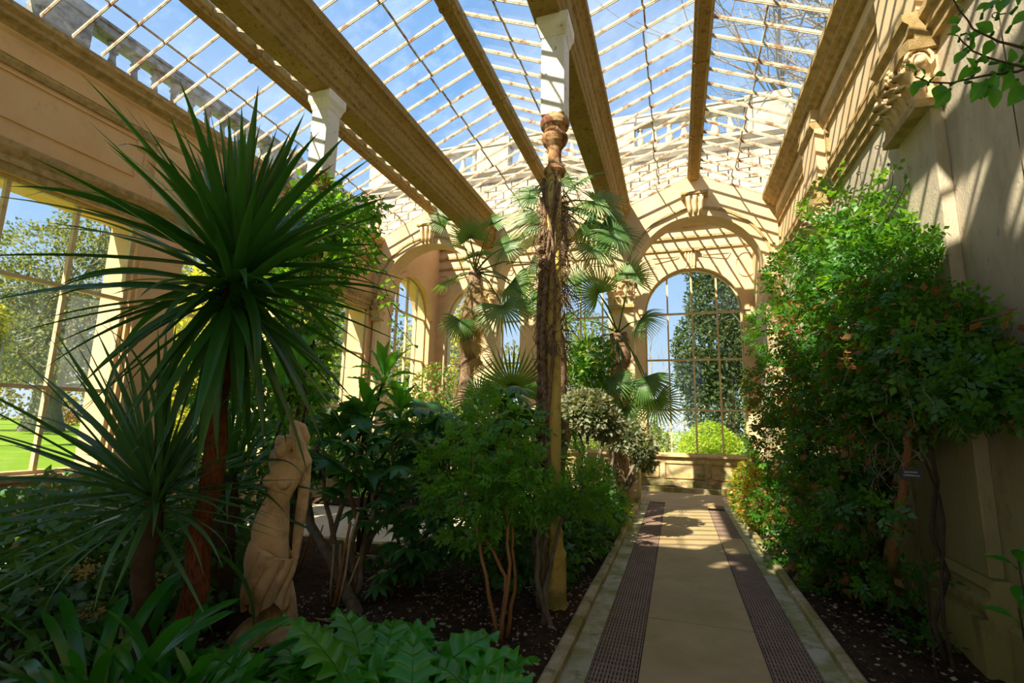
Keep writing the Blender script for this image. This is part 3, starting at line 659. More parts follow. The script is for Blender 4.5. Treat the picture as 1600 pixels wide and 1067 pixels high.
# ---- cast iron columns
def column(x, y, label, zb=0.0):
    rt = root('iron_column', (x, y, zb), label, 'column')
    part('shaft', MB().lathe([(.105, .62), (.10, .66), (.085, .70), (.078, .74), (.078, 1.4), (.068, 4.05)], (x, y, 0), 20), 'column_paint', rt, True)
    part('base', MB().lathe([(.150, -.03), (.150, .02), (.135, .05), (.128, .44), (.134, .47), (.120, .50), (.106, .52), (.100, .62), (.105, .64)], (x, y, 0), 8, PI/8), 'column_paint', rt)
    part('neck_ring', MB().lathe([(.07, 4.02), (.10, 4.04), (.112, 4.07), (.10, 4.10), (.085, 4.12), (.07, 4.14)], (x, y, 0), 32), 'rust_iron', rt)
    part('capital_drum', MB().lathe([(.065, 4.12), (.066, 4.28), (.075, 4.32), (.115, 4.37), (.135, 4.42), (.13, 4.45), (.10, 4.47), (.105, 4.51), (.14, 4.55), (.15, 4.59), (.14, 4.63), (.12, 4.66)], (x, y, 0), 32), 'rust_iron', rt)
    part('square_post', MB().box(x-.12, x+.12, y-.12, y+.12, 4.64, 5.52), 'post_paint', rt, bevel=.006)
    m = MB()
    for z0, z1, a, b in ((5.50, 5.56, .125, .14), (5.56, 5.62, .14, .165), (5.62, 5.73, .165, .165)):
        m.prism([(-1, -1), (1, -1), (1, 1), (-1, 1)], lambda u, v: (x+u*a, y+v*a, z0), lambda u, v: (x+u*b, y+v*b, z1))
    part('post_cap', m, 'post_paint', rt)
    return rt
column(B2+.06, 4.45, 'yellow cast iron column wrapped in twisted dead vine stems')
column(B1, 4.75, 'cast iron column smothered in green ivy')
# ================================================================ PLANT TOOLKIT
leafmat('leaf_cordyline', (0.014, 0.079, 0.014), (0.035, 0.149, 0.022), .22, .35, 2, spec=.55)
leafmat('leaf_cordyline_low', (0.025, 0.105, 0.031), (0.061, 0.184, 0.056), .2, .42, 2)
leafmat('leaf_clivia', (0.013, 0.116, 0.011), (0.030, 0.206, 0.017), .25, .24, 2, spec=.7)
leafmat('leaf_acanthus', (.022, .17, .008), (.055, .30, .014), .28, .30, 5, spec=.5)
leafmat('leaf_fatsia', (0.020, 0.094, 0.020), (0.053, 0.196, 0.035), .25, .36, 3)
leafmat('leaf_loquat', (0.038, 0.184, 0.028), (0.105, 0.367, 0.042), .35, .38, 3)
leafmat('leaf_palm', (0.040, 0.114, 0.023), (0.097, 0.205, 0.036), .3, .4, 4)
leafmat('leaf_nandina', (0.048, 0.161, 0.019), (0.132, 0.341, 0.030), .4, .45, 3)
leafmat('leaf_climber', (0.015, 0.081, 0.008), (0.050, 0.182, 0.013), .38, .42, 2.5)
leafmat('leaf_lime', (.13, .27, .015), (.28, .40, .03), .45, .45, 2.5)
leafmat('leaf_brown', (0.130, 0.058, 0.019), (0.312, 0.143, 0.042), .25, .7, 4)
leafmat('leaf_grey', (.13, .155, .08), (.26, .28, .16), .25, .6, 5)
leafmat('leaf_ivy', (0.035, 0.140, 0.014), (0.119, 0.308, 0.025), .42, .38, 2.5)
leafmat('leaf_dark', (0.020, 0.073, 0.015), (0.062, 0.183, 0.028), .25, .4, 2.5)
leafmat('leaf_gold', (.30, .26, .02), (.46, .36, .04), .4, .5, 3)
leafmat('leaf_red', (.34, .12, .02), (.48, .24, .05), .35, .5, 6)
leafmat('leaf_rose', (0.035, 0.175, 0.020), (0.079, 0.298, 0.031), .45, .4, 3)
leafmat('tree_dark', (.018, .045, .012), (.050, .10, .022), .3, .6, .5)
leafmat('tree_mid', (0.060, 0.092, 0.028), (0.128, 0.168, 0.052), .4, .6, .5)
leafmat('tree_olive', (.10, .12, .04), (.22, .23, .09), .4, .6, .5)
leafmat('tree_yellow', (.34, .33, .02), (.52, .46, .04), .45, .6, .8)
leafmat('tree_lime', (.16, .30, .02), (.30, .46, .04), .45, .6, .8)
leafmat('blossom', (.62, .55, .52), (.80, .74, .72), .4, .7, 2)
leafmat('dry_flower', (.34, .22, .08), (.50, .36, .17), .3, .8, 8)
leafmat('dry_frond', (.30, .20, .10), (.48, .36, .20), .3, .8, 6)
solid('bark_red', (.16, .045, .015), (.30, .10, .035), 10, .9, .9, 60, [((.06, .02, .01), 22, .50, .60, .8)], stretch=(3, 3, .6))
solid('bark_orange', (.36, .15, .045), (.46, .22, .08), 7, .85, .6, 60, [((.16, .08, .03), 14, .55, .66, .7)])
solid('bark_grey', (.17, .13, .085), (.30, .24, .16), 9, .9, .8, 50, [((.08, .07, .03), 6, .5, .62, .7)], stretch=(2, 2, .7))
solid('bark_dark', (.05, .032, .018), (.11, .075, .045), 9, .9, .7, 50)
solid('bark_big', (.25, .22, .18), (.42, .38, .32), 4, .9, 1, 14, [((.12, .10, .07), 5, .5, .62, .7)], stretch=(3, 3, .35))
solid('vine_dry', (.18, .10, .055), (.36, .24, .14), 12, .9, .8, 60, [((.07, .035, .02), 20, .52, .60, .8)])
solid('twig_pale', (.42, .33, .20), (.58, .48, .33), 9, .85, .3, 50)

def orient(d, n=None, roll=0.0):
    d = Vector(d).normalized()
    if n is None: n = Vector((0, 0, 1))-d*d.z
    n = Vector(n)-d*d.dot(Vector(n))
    if n.length < 1e-3: n = Vector((1, 0, 0))-d*d.x
    n.normalize(); x = d.cross(n)
    q = Matrix((x, d, n)).transposed().to_quaternion()
    if roll: q = q @ Matrix.Rotation(roll, 3, 'Y').to_quaternion()
    return q
def sph(az, th): return Vector((math.cos(az)*math.sin(th), math.sin(az)*math.sin(th), math.cos(th)))

def strap_mesh(name, L, W, droop, mat, n=11, fold=.22, tip=.55, base=.55, power=1.6, twist=0.0):
    mb = MB(); p = Vector((0, 0, 0)); rows = []
    for i in range(n+1):
        s = i/n; a = -droop*s**power
        w = W/2*(base+(1-base)*min(1, s/.22))*(1 if s < tip else max(.02, 1-((s-tip)/(1-tip))**(1.5 if tip < .8 else 2.4)))
        nz = Vector((0, -math.sin(a), math.cos(a))); t = twist*s
        xx = Vector((math.cos(t), 0, 0))+nz*math.sin(t)
        rows.append((p-xx*w+nz*w*fold*2, p.copy(), p+xx*w+nz*w*fold*2))
        p = p+Vector((0, math.cos(a), math.sin(a)))*(L/n)
    vs = [v for r in rows for v in r]; fs = []
    for i in range(n): fs += [(3*i, 3*i+1, 3*i+4, 3*i+3), (3*i+1, 3*i+2, 3*i+5, 3*i+4)]
    me = mesh_of(name, mb.add(vs, fs), True); me.materials.append(M[mat]); return me
def lobed_mesh(name, L, W, mat, lobes=6, depth=.55, droop=.7, ripple=.05, n=36):
    """acanthus-like deeply lobed blade"""
    mb = MB(); p = Vector((0, 0, 0)); vs = []
    for i in range(n+1):
        s = i/n; a = .25-droop*s**1.3; ph = (s*lobes) % 1.0
        env = math.sin(PI*min(1, .06+s*.94))**.75*(.72+.28*math.cos((s-.45)*3))
        w = W/2*env*(1-depth*(abs(ph-.42)*2.0)**1.2*(.9 if s < .93 else .4)); nz = Vector((0, -math.sin(a), math.cos(a)))
        rp = ripple*L*math.cos(ph*2*PI)
        fwd = Vector((0, math.cos(a), math.sin(a)))
        for k in (-1, -.5, 0, .5, 1): vs.append(p+Vector((w*k, 0, 0))+nz*(rp*abs(k)+abs(k)**.7*w*.28 - (w*.22 if abs(k) == 1 else 0))+fwd*abs(k)*W*.13)
        p = p+fwd*(L/n)
    fs = [(5*i+k, 5*i+k+1, 5*i+k+6, 5*i+k+5) for i in range(n) for k in range(4)]
    mb.add(vs, fs)
    mb.tube([vs[5*i+2]+Vector((0, 0, .004)) for i in range(0, n, 3)], [.006-.0004*i for i in range(len(range(0, n, 3)))], 4, False)
    mb.tube([(0, -L*.55, -.16*L), (0, -L*.2, -.03*L), (0, 0, 0)], [.010, .009, .006], 5)
    me = mesh_of(name, mb, True); me.materials.append(M[mat]); return me
def palmate_mesh(name, R, mat, lobes=8, droop=.8, width=.30, spread=290, petiole=.6):
    mb = MB(); n = 6
    for k in range(lobes):
        az = math.radians(-spread/2+spread*k/(lobes-1)); c, s_ = math.sin(az), math.cos(az); L = R*(.72+.28*math.cos(az*.5))
        rows = []
        for i in range(n+1):
            s = i/n; w = R*width*.5*(.42+.58*math.sin(PI*min(1, .08+s*.80)))*(1 if s < .62 else max(.03, 1-((s-.62)/.38)**1.4)); 
            d = L*s; z = -droop*R*.5*s**2+.03*R*math.sin(s*PI)
            cen = Vector((c*d, s_*d, z)); pp = Vector((s_, -c, 0))
            rows += [cen-pp*w+Vector((0, 0, -w*.35)), cen, cen+pp*w+Vector((0, 0, -w*.35))]
        fs = []
        for i in range(n): fs += [(3*i, 3*i+1, 3*i+4, 3*i+3), (3*i+1, 3*i+2, 3*i+5, 3*i+4)]
        mb.add(rows, fs)
    mb.tube([(0, -petiole*R*1.6, -.35*R), (0, -petiole*R*.8, -.08*R), (0, 0, 0)], [.006, .005, .004], 5)
    me = mesh_of(name, mb, True); me.materials.append(M[mat]); return me
def fan_mesh(name, R, mat, segs=34, spread=250, droop=.5, petiole=.7):
    mb = MB()
    for k in range(segs):
        az = math.radians(-spread/2+spread*k/(segs-1)); c, s_ = math.sin(az), math.cos(az); L = R*(.80+.20*math.cos(az*.6))*random.uniform(.93, 1.05)
        W = R*.030; rows = []; n = 6; ph = random.uniform(-.12, .12)
        for i in range(n+1):
            s = i/n; w = W*min(1, .3+s*1.2)*(1 if s < .5 else max(.04, 1-((s-.5)/.5)**1.3))
            d = L*s; z = -droop*R*max(0, s-.35)**2+.10*R*s*math.cos(az)*0+ph*R*s*s*.5
            cen = Vector((c*d, s_*d, z)); pp = Vector((s_, -c, 0)); rows += [cen-pp*w+Vector((0, 0, w*.6)), cen, cen+pp*w+Vector((0, 0, w*.6))]
        fs = []
        for i in range(n): fs += [(3*i, 3*i+1, 3*i+4, 3*i+3), (3*i+1, 3*i+2, 3*i+5, 3*i+4)]
        mb.add(rows, fs)
    mb.tube([(0, -petiole*R*1.5, -.30*R), (0, -petiole*R*.7, -.07*R), (0, 0, 0)], [.014, .011, .007], 6)
    me = mesh_of(name, mb, True); me.materials.append(M[mat]); return me
def blade_mesh(name, L, W, mat, droop=.5, n=12, corr=.0, tip=.5):
    """broad simple leaf with a midrib crease and ribbed surface"""
    mb = MB(); p = Vector((0, 0, 0)); vs = []
    for i in range(n+1):
        s = i/n; a = .1-droop*s**1.4; w = W/2*max(.03, math.sin(PI*(s**.9)*.98+.03))*(.75+.5*s if s < tip else .75+.5*tip); nz = Vector((0, -math.sin(a), math.cos(a)))
        r = corr*math.cos(i*PI)
        for k in (-1, -.5, 0, .5, 1): vs.append(p+Vector((w*k, 0, 0))+nz*(abs(k)*w*.4+r*abs(k)))
        p = p+Vector((0, math.cos(a), math.sin(a)))*(L/n)
    fs = [(5*i+k, 5*i+k+1, 5*i+k+6, 5*i+k+5) for i in range(n) for k in range(4)]
    mb.add(vs, fs); mb.tube([(0, -L*.12, -.02), (0, 0, 0)], [.006, .004], 5)
    me = mesh_of(name, mb, True); me.materials.append(M[mat]); return me

# ---- leaf clouds for foliage too fine to pick apart
def T_oval(w=.30, droop=.12):
    V = [(0, 0, 0), (-w, .42, .05), (0, .48, -.03), (w, .42, .05), (0, 1, -droop)]
    return np.array(V), np.array([(0, 2, 1), (0, 3, 2), (1, 2, 4), (2, 3, 4)])
def T_sprig(n=5, w=.30, ls=.42):
    ov, of = T_oval(w); V = []; F = []
    spots = [(0, .62, 0)]
    for i in range((n-1)//2): y = .12+.5*i/max(1, (n-1)//2); spots += [(-1, y, 62), (1, y, -62)]
    for sx, y, ang in spots:
        a = math.radians(ang); v = ov*ls; x2 = v[:, 0]*math.cos(a)-v[:, 1]*math.sin(a); y2 = v[:, 0]*math.sin(a)+v[:, 1]*math.cos(a)
        F.append(of+len(V)*5); V.append(np.stack([x2, y2+y, v[:, 2]-.06*(sx != 0)], 1))
    return np.concatenate(V), np.concatenate(F)
TEMPL = {'oval': T_oval(), 'narrow': T_oval(.14), 'round': T_oval(.42), 'sprig5': T_sprig(5), 'sprig7': T_sprig(7, .24, .36), 'sprig3': T_sprig(3, .36, .55)}
def scatter_mesh(name, P, D, N, S, tmpl):
    tv, tf = TEMPL[tmpl]; D = D/np.linalg.norm(D, axis=1)[:, None]
    N = N-D*(N*D).sum(1)[:, None]; N = N/(np.linalg.norm(N, axis=1)[:, None]+1e-6); Xa = np.cross(D, N)
    V = P[:, None]+S[:, None, None]*(tv[None, :, 0, None]*Xa[:, None]+tv[None, :, 1, None]*D[:, None]+tv[None, :, 2, None]*N[:, None])
    F = tf[None]+(np.arange(len(P))*len(tv))[:, None, None]
    return arr_mesh(name, V.reshape(-1, 3), F.reshape(-1, 3))
def blob_points(blobs, n, shell=.5, clamp=None):
    B = np.array([list(b[0])+list(b[1] if hasattr(b[1], '__len__') else (b[1],)*3)+[b[2] if len(b) > 2 else 1] for b in blobs], float)
    w = (B[:, 3]*B[:, 4]*B[:, 5])**(2/3)*B[:, 6]; idx = RNG.choice(len(B), n, p=w/w.sum())
    d = RNG.normal(size=(n, 3)); d /= np.linalg.norm(d, axis=1)[:, None]
    r = np.where(RNG.random(n) < shell, RNG.uniform(.78, 1.05, n), RNG.random(n)**(1/3))
    P = B[idx, :3]+d*r[:, None]*B[idx, 3:6]
    if clamp is not None:
        for ax, lo, hi in clamp:
            if lo is not None: P[:, ax] = np.where(P[:, ax] < lo, lo+RNG.random(n)*.08, P[:, ax])
            if hi is not None: P[:, ax] = np.where(P[:, ax] > hi, hi-RNG.random(n)*.08, P[:, ax])
    return P, d
def cloud(name, blobs, n, tmpl, size, mat, parent, shell=.5, up=.5, out=.8, sag=.2, clamp=None, jitter=.55):
    P, d = blob_points(blobs, n, shell, clamp)
    D = d*out+RNG.normal(size=(n, 3))*jitter; D[:, 2] -= sag
    N = RNG.normal(size=(n, 3))*.5+d*.4; N[:, 2] += up
    S = RNG.uniform(size[0], size[1], n); me = scatter_mesh(name, P, D, N, S, tmpl)
    c = P.mean(0); c[2] = P[:, 2].min()
    me.transform(Matrix.Translation(-Vector(c))); o = link(name, me, mat, parent, c); o['kind'] = 'stuff'; return o
def wander(a, b, k=6, amp=.05):
    a, b = Vector(a), Vector(b); L = (b-a).length; pts = [a]
    for i in range(1, k): pts.append(a+(b-a)*i/k+Vector((random.uniform(-1, 1), random.uniform(-1, 1), random.uniform(-.5, .5)))*amp*L)
    return pts+[b]
def stem(parent, a, b, r0, r1, mat, name='stem', k=6, amp=.05, n=7):
    pts = wander(a, b, k, amp); rr = [r0+(r1-r0)*i/(len(pts)-1) for i in range(len(pts))]
    return part(name, MB().tube(pts, rr, n), mat, parent, True)
def px_blobs(L, plane, lim=None):
    """[(px, py, depth, radius, weight)] -> blobs on planes of constant x / y"""
    f = on_x if plane == 'x' else on_y
    return [(tuple(f(a[0], a[1], a[2])), a[3], (a[4] if len(a) > 4 else 1)) for a in L]

# ================================================================ PLANTS INSIDE
# ---- tall cordyline: trunk and a great head of sword leaves
def spiky(label, base, head, N, L, W, mat, th0, th1, trunk_r=.085, group=None, bias=None, trunk='bark_red', seed=1, name='cordyline', skirt=False, right=1.0):
    random.seed(seed)
    rt = root(name, base, label, 'plant', group)
    head = Vector(head)
    if trunk: part('trunk', MB().tube(wander(base, head, 9, .022), [trunk_r*(1.25-.35*i/9) for i in range(10)], 10), trunk, rt, True)
    var = [strap_mesh('sword_leaf', L, W, dr, mat, 11, .2, .35, .6, pw, tw) for dr, pw, tw in ((.10, 1.5, .1), (.25, 1.6, -.2), (.5, 1.7, .25), (.9, 1.8, -.3), (1.5, 2.0, .3))]
    for i in range(N):
        q = (i+.5)/N
        q2 = q*.95 if not skirt else (q/.42*.33 if q < .42 else .33+(q-.42)/.25*.22 if q < .67 else .55+(q-.67)/.33*.45)
        th = math.radians(th0+(th1-th0)*q2)+random.uniform(-.1, .1); az = i*2.39996+random.uniform(-.2, .2)
        d = sph(az, th)
        if bias: d = (d+Vector(bias)*random.random()).normalized()
        v = 0 if th < .7 else random.choice((0, 1, 1, 2)) if th < 1.15 else random.choice((1, 2, 3)) if th < 1.75 else random.choice((0, 1, 2))
        if random.random() < .08: v = 4
        s = random.uniform(.82, 1.12)*(.92 if th < .5 else 1)*(right if d.x > .15 else 1)
        link('sword_leaf', var[v], None, rt, head+d*.03+Vector((0, 0, random.uniform(-.12, .10)-.12*q)), orient(d, None, random.uniform(-.4, .4)), s)
    return rt
cb = Vector((-2.86, 2.45, .03)); ch = on_y(368, 425, 2.4)
spiky('tall cordyline with a reddish trunk and a huge dark spiky head', cb, ch, 210, 1.12, .075, 'leaf_cordyline', 4, 168, .062, seed=3, skirt=True)
rb = on_y(245, 760, 2.2)
spiky('low trunkless cordyline fountain of long arching leaves at the left', (rb.x, rb.y, .03), rb, 104, 1.2, .05, 'leaf_cordyline_low', 8, 125, .055, bias=(-.15, -.05, 0), trunk='bark_dark', seed=5, right=.62)
rb = on_y(362, 745, 3.1)
spiky('small dark cordyline behind the reddish trunk', (rb.x, rb.y, .03), rb, 60, .78, .045, 'leaf_cordyline', 8, 120, .08, trunk='bark_dark', seed=8)
for i in range(1): pass

# ---- clivia clumps, bottom left
cv = [strap_mesh('strap_leaf', .78, .058, dr, 'leaf_clivia', 12, .10, .87, .7, pw, tw) for dr, pw, tw in ((.6, 1.5, .2), (1.1, 1.4, -.2), (1.6, 1.3, .15), (2.1, 1.2, 0), (.35, 1.6, .1))]
for k, (x, y, n, s, lab) in enumerate(((-2.62, 1.80, 44, 1.1, 'clump of glossy strap leaves at the left frame edge'), (-2.30, 1.95, 44, 1.08, 'glossy strap-leaved clump below the low cordyline'),
                                  (-1.98, 1.90, 30, .78, 'arching strap-leaved clump nearest the statue'), (-2.1, 1.62, 30, .9, 'strap-leaved clump at the bottom frame edge'), (-2.95, 2.2, 28, 1.0, 'strap-leaved clump further back under the dark shrub'))):
    rt = root('clivia', (x, y, .03), lab, 'plant', 'strap-leaved plants bottom left')
    for i in range(n):
        az = i*2.4+random.uniform(-.3, .3); th = random.uniform(.2, 1.25); d = sph(az, th)
        v = random.choice((0, 1, 1)) if th < .5 else random.choice((1, 2, 3))
        link('strap_leaf', cv[v], None, rt, (x+d.x*.06, y+d.y*.06, .03), orient(d, None, random.uniform(-.5, .5)), s*random.uniform(.75, 1.12))
# ---- acanthus, bottom centre
ac = [lobed_mesh('lobed_leaf', .50, .36, 'leaf_acanthus', 6, .62, dr, .045) for dr in (.6, 1.0, 1.5)]
def acanthus(x, y, n, s, lab, h=.34, seed=1):
    random.seed(seed); rt = root('acanthus', (x, y, .03), lab, 'plant', 'acanthus along the bottom edge')
    for i in range(n):
        az = i*2.4+random.uniform(-.4, .4); r = random.uniform(.05, .30)*s; th = random.uniform(.85, 1.45); d = sph(az, th)
        p = Vector((x+math.cos(az)*r, y+math.sin(az)*r, .03+h*random.uniform(.75, 1.2)-r*.25))
        link('lobed_leaf', random.choice(ac), None, rt, p, orient(d, None, random.uniform(-.35, .35)), s*random.uniform(.7, 1.1))
        if i % 2 == 0: part('leaf_stalk', MB().tube([(x+random.uniform(-.05, .05), y+random.uniform(-.05, .05), .02), (p.x*.6+x*.4, p.y*.6+y*.4, p.z*.7), tuple(p)], [.012, .01, .007], 5), 'leaf_acanthus', rt)
acanthus(-1.72, 2.22, 22, 1.0, 'acanthus clump in front of the statue foot', .20, 1)
acanthus(-1.42, 2.30, 22, 1.0, 'acanthus clump right of the statue foot', .27, 2)
acanthus(-1.55, 1.92, 18, .95, 'acanthus clump lowest at the bottom edge', .24, 3)
acanthus(-1.15, 2.15, 16, .9, 'acanthus clump left of the bare soil', .22, 4)
acanthus(-.90, 2.42, 12, .62, 'small acanthus clump near the kerb', .24, 5)
acanthus(-.72, 2.20, 9, .55, 'smallest acanthus at the kerb corner', .22, 6)

# ---- fatsia: stems and big hand-shaped leaves
fm = [palmate_mesh('hand_leaf', .21, 'leaf_fatsia', 8, dr, .34) for dr in (.5, .9, 1.3)]
def fatsia(base, tops, lab, n, seed, s=1.0):
    random.seed(seed); rt = root('fatsia', base, lab, 'shrub', 'hand-leaved shrubs behind the statue')
    for t in tops:
        t = Vector(t); stem(rt, Vector(base)+Vector((random.uniform(-.08, .08), random.uniform(-.05, .05), 0)), t, .032, .014, 'bark_grey', 'stem', 6, .05)
        for i in range(n):
            az = i*2.4+random.uniform(-.3, .3); th = random.uniform(.8, 1.75); d = sph(az, th); r = random.uniform(.10, .36)
            p = t+Vector((d.x*r, d.y*r, random.uniform(-.42, .22)))
            link('hand_leaf', random.choice(fm), None, rt, p, orient(d, None, random.uniform(-.4, .4)), s*random.uniform(.7, 1.15))
fb = on_z(545, 945)
fatsia(fb, [on_y(560, 690, 4.0), on_y(600, 740, 4.1), on_y(640, 670, 4.5), on_y(540, 640, 4.4), on_y(505, 700, 4.3)], 'dark hand-leaved shrub with leaning stems right of the statue', 16, 11)
fb = on_z(640, 900)
fatsia(fb, [on_y(690, 660, 4.9), on_y(650, 800, 4.3), on_y(730, 710, 4.8), on_y(620, 830, 4.2), on_y(700, 790, 4.6)], 'broad hand-leaved shrub in deep shade behind the bare soil', 15, 12)
fb = on_z(645, 920)
fatsia((fb.x, fb.y, .03), [(fb.x+.05, fb.y, .30)], 'low hand-leaved seedling on the dark soil', 7, 13, .8)
fb = on_z(770, 880)
fatsia((fb.x, fb.y, .03), [on_y(755, 650, 5.2), on_y(800, 620, 5.4), on_y(820, 680, 5.2)], 'hand-leaved shrub left of the twined column', 14, 14)
# ---- loquat-like shrub with long ribbed leaves
lm = [blade_mesh('ribbed_leaf', .42, .13, 'leaf_loquat', dr, 14, .005) for dr in (.3, .7, 1.1)]
def loquat(base, tops, lab, n, seed):
    random.seed(seed); rt = root('loquat_shrub', base, lab, 'shrub', 'shrubs with long ribbed leaves')
    for t in tops:
        t = Vector(t); stem(rt, base, t, .026, .012, 'bark_dark', 'stem', 6, .05)
        for i in range(n):
            az = i*2.4; th = math.radians(12+95*i/n)+random.uniform(-.15, .15); d = sph(az, th)
            link('ribbed_leaf', random.choice(lm), None, rt, t+Vector((0, 0, -.16*i/n+.04))+d*.02, orient(d, None, random.uniform(-.2, .2)), random.uniform(.75, 1.1))
lb = on_z(560, 860)
loquat(lb, [on_y(600, 590, 4.7), on_y(575, 650, 4.6), on_y(625, 645, 4.8)], 'shrub with long bright ribbed leaves above the hand-leaved shrub', 15, 21)
loquat(on_z(450, 900), [on_y(470, 575, 4.0), on_y(440, 600, 4.1)], 'ribbed-leaf shrub behind the raised arm of the statue', 12, 22)
# ---- ivy on the left column
random.seed(31)
iv = root('ivy', (B1+.05, 4.62, .03), 'bright green ivy climbing the left iron column to its capital', 'climber')
ib = [((B1+.0, 4.72, z), (r, r, .32)) for z, r in ((.9, .22), (1.3, .25), (1.7, .28), (2.1, .32), (2.5, .36), (2.9, .40), (3.3, .42), (3.7, .46), (4.05, .48), (4.3, .34))]
ib += [((B1+.38, 4.72, 4.0), (.45, .3, .28)), ((B1-.45, 4.72, 3.9), (.45, .3, .3)), ((B1+.55, 4.8, 3.6), (.3, .25, .25)), ((B1-.35, 4.7, 3.3), (.4, .3, .4)), ((B1+.70, 4.8, 4.15), (.25, .2, .12))]
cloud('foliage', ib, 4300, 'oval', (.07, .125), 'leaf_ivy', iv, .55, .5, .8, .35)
cloud('painted_shade_foliage', ib, 1500, 'oval', (.06, .10), 'leaf_climber', iv, .1, .4, .8, .35)  # inner leaves in darker green, shade inside the ivy put into colour
for k in range(5): part('stem', MB().tube([(B1+.12*math.cos(k*1.3+z*.9), 4.72+.12*math.sin(k*1.3+z*.9), z) for z in np.linspace(.02, 4.2, 16)], [.022-.001*i for i in range(16)], 6), 'bark_dark', iv, True)
for k in range(5):      # trailing shoots at the right with single leaves
    a = Vector((B1+.5+.08*k, 4.8, 4.2-.25*k)); b = a+Vector((.35+.05*k, .1, -.35-.1*k)); pts = wander(a, b, 5, .06)
    sh = part('shoot', MB().tube(pts, .005, 5), 'bark_dark', iv)
    for p in pts[1:]:
        for s in (-1, 1): link('leaf', bpy.data.meshes.get('ivy_leaf') or blade_mesh('ivy_leaf', .11, .075, 'leaf_ivy', .4, 5), None, sh.parent, p, orient(Vector((s*.6, random.uniform(-.6, .2), -.4))), random.uniform(.7, 1.1))

# ---- dark shrub with dried flower heads under the left windows
random.seed(32)
vb = root('viburnum', (-4.6, 3.5, .03), 'dark evergreen shrub with dried cream flower heads under the left windows', 'shrub')
bl = [((-5.6, 3.1, .45), (.6, .5, .45)), ((-5.0, 3.3, .55), (.6, .5, .5)), ((-4.4, 3.2, .5), (.6, .5, .45)), ((-4.0, 2.9, .45), (.5, .5, .42)), ((-3.6, 3.2, .45), (.45, .4, .42)), ((-5.2, 2.6, .4), (.6, .5, .42)), ((-4.6, 2.6, .4), (.6, .5, .42)), ((-6.2, 3.6, .5), (.5, .6, .45)), ((-4.8, 4.2, .5), (.7, .5, .5)), ((-6.0, 4.6, .5), (.8, .6, .45)), ((-3.9, 2.35, .35), (.45, .35, .38)), ((-3.35, 2.55, .32), (.35, .35, .32))]
cloud('foliage', bl, 6500, 'oval', (.07, .13), 'leaf_dark', vb, .6, .6, .8, .1)
for k in range(14):
    c = random.choice(bl); p = Vector(c[0])+Vector((random.uniform(-.3, .4), -c[1][1]*random.uniform(.6, .95), random.uniform(.05, .35)))
    cloud('flower_head', [(tuple(p), (.06, .06, .035))], 60, 'round', (.012, .024), 'dry_flower', vb, .8)
for k in range(9):
    c = bl[k]; stem(vb, (c[0][0]*.7-1.35, c[0][1]*.7+.95, .02), c[0], .02, .01, 'bark_dark', 'stem', 4)

# ---- fine-leaved shrubs on orange stems (bed beside the path)
def fine_shrub(lab, base, stems, blobs, n, size, mat='leaf_nandina', tm='sprig7', bark='bark_orange', mat2=None, n2=0, group=None, r=.017):
    rt = root('fine_leaved_shrub', base, lab, 'shrub', group)
    for s in stems:
        q = [Vector(v) for v in s]; pts = []
        for a, b in zip(q, q[1:]): pts += wander(a, b, 4, .03)[:-1]
        pts.append(q[-1]); part('stem', MB().tube(pts, [r*(1-.55*i/len(pts)) for i in range(len(pts))], 7), bark, rt, True)
    cloud('foliage', blobs, n, tm, size, mat, rt, .5, .6, .8, .15)
    if n2: cloud('pale_foliage', blobs, n2, tm, size, mat2, rt, .8, .6, .8, .15)
    return rt
random.seed(33)
b0 = on_z(778, 1000)
fine_shrub('fine-leaved shrub on three bare orange stems in front of the column', b0,
    [[b0, on_y(752, 870, 3.75), on_y(738, 780, 3.9)], [b0+Vector((.01, .03, 0)), on_y(790, 900, 3.8), on_y(770, 860, 3.85), on_y(745, 820, 3.9), on_y(740, 700, 4.0)], [b0+Vector((.03, 0, 0)), on_y(797, 880, 3.8), on_y(790, 760, 3.9), on_y(800, 680, 4.0)], [b0+Vector((.05, .06, 0)), on_y(805, 900, 3.9), on_y(800, 820, 3.9)]],
    px_blobs([(740, 765, 3.9, .2), (785, 770, 3.9, .22), (695, 730, 4.1, .18), (765, 720, 4.0, .2), (812, 720, 4.0, .15), (725, 690, 4.1, .17), (790, 655, 4.1, .14), (750, 630, 4.2, .12), (828, 770, 3.9, .14), (690, 775, 4.0, .12), (715, 820, 3.9, .12), (770, 815, 3.9, .15), (670, 700, 4.2, .10), (830, 660, 4.2, .1), (770, 600, 4.3, .08)], 'y'), 720, (.10, .21), mat2='leaf_ivy', n2=160)
b0 = on_z(848, 985)
fine_shrub('fine-leaved shrub growing against the foot of the twined column', b0,
    [[b0, on_y(852, 920, 4.1), on_y(868, 850, 4.2), on_y(885, 790, 4.25)], [b0+Vector((.02, .05, 0)), on_y(850, 930, 4.2), on_y(848, 870, 4.2), on_y(860, 770, 4.3)], [b0+Vector((.08, 0, 0)), on_y(838, 900, 4.1), on_y(842, 830, 4.1), on_y(840, 760, 4.1)]],
    px_blobs([(912, 770, 4.35, .14), (860, 770, 4.1, .14), (945, 790, 4.5, .14), (905, 725, 4.4, .12), (935, 740, 4.6, .12), (880, 800, 4.15, .12), (840, 800, 4.0, .1)], 'y'), 330, (.10, .18), bark='bark_grey', r=.026)
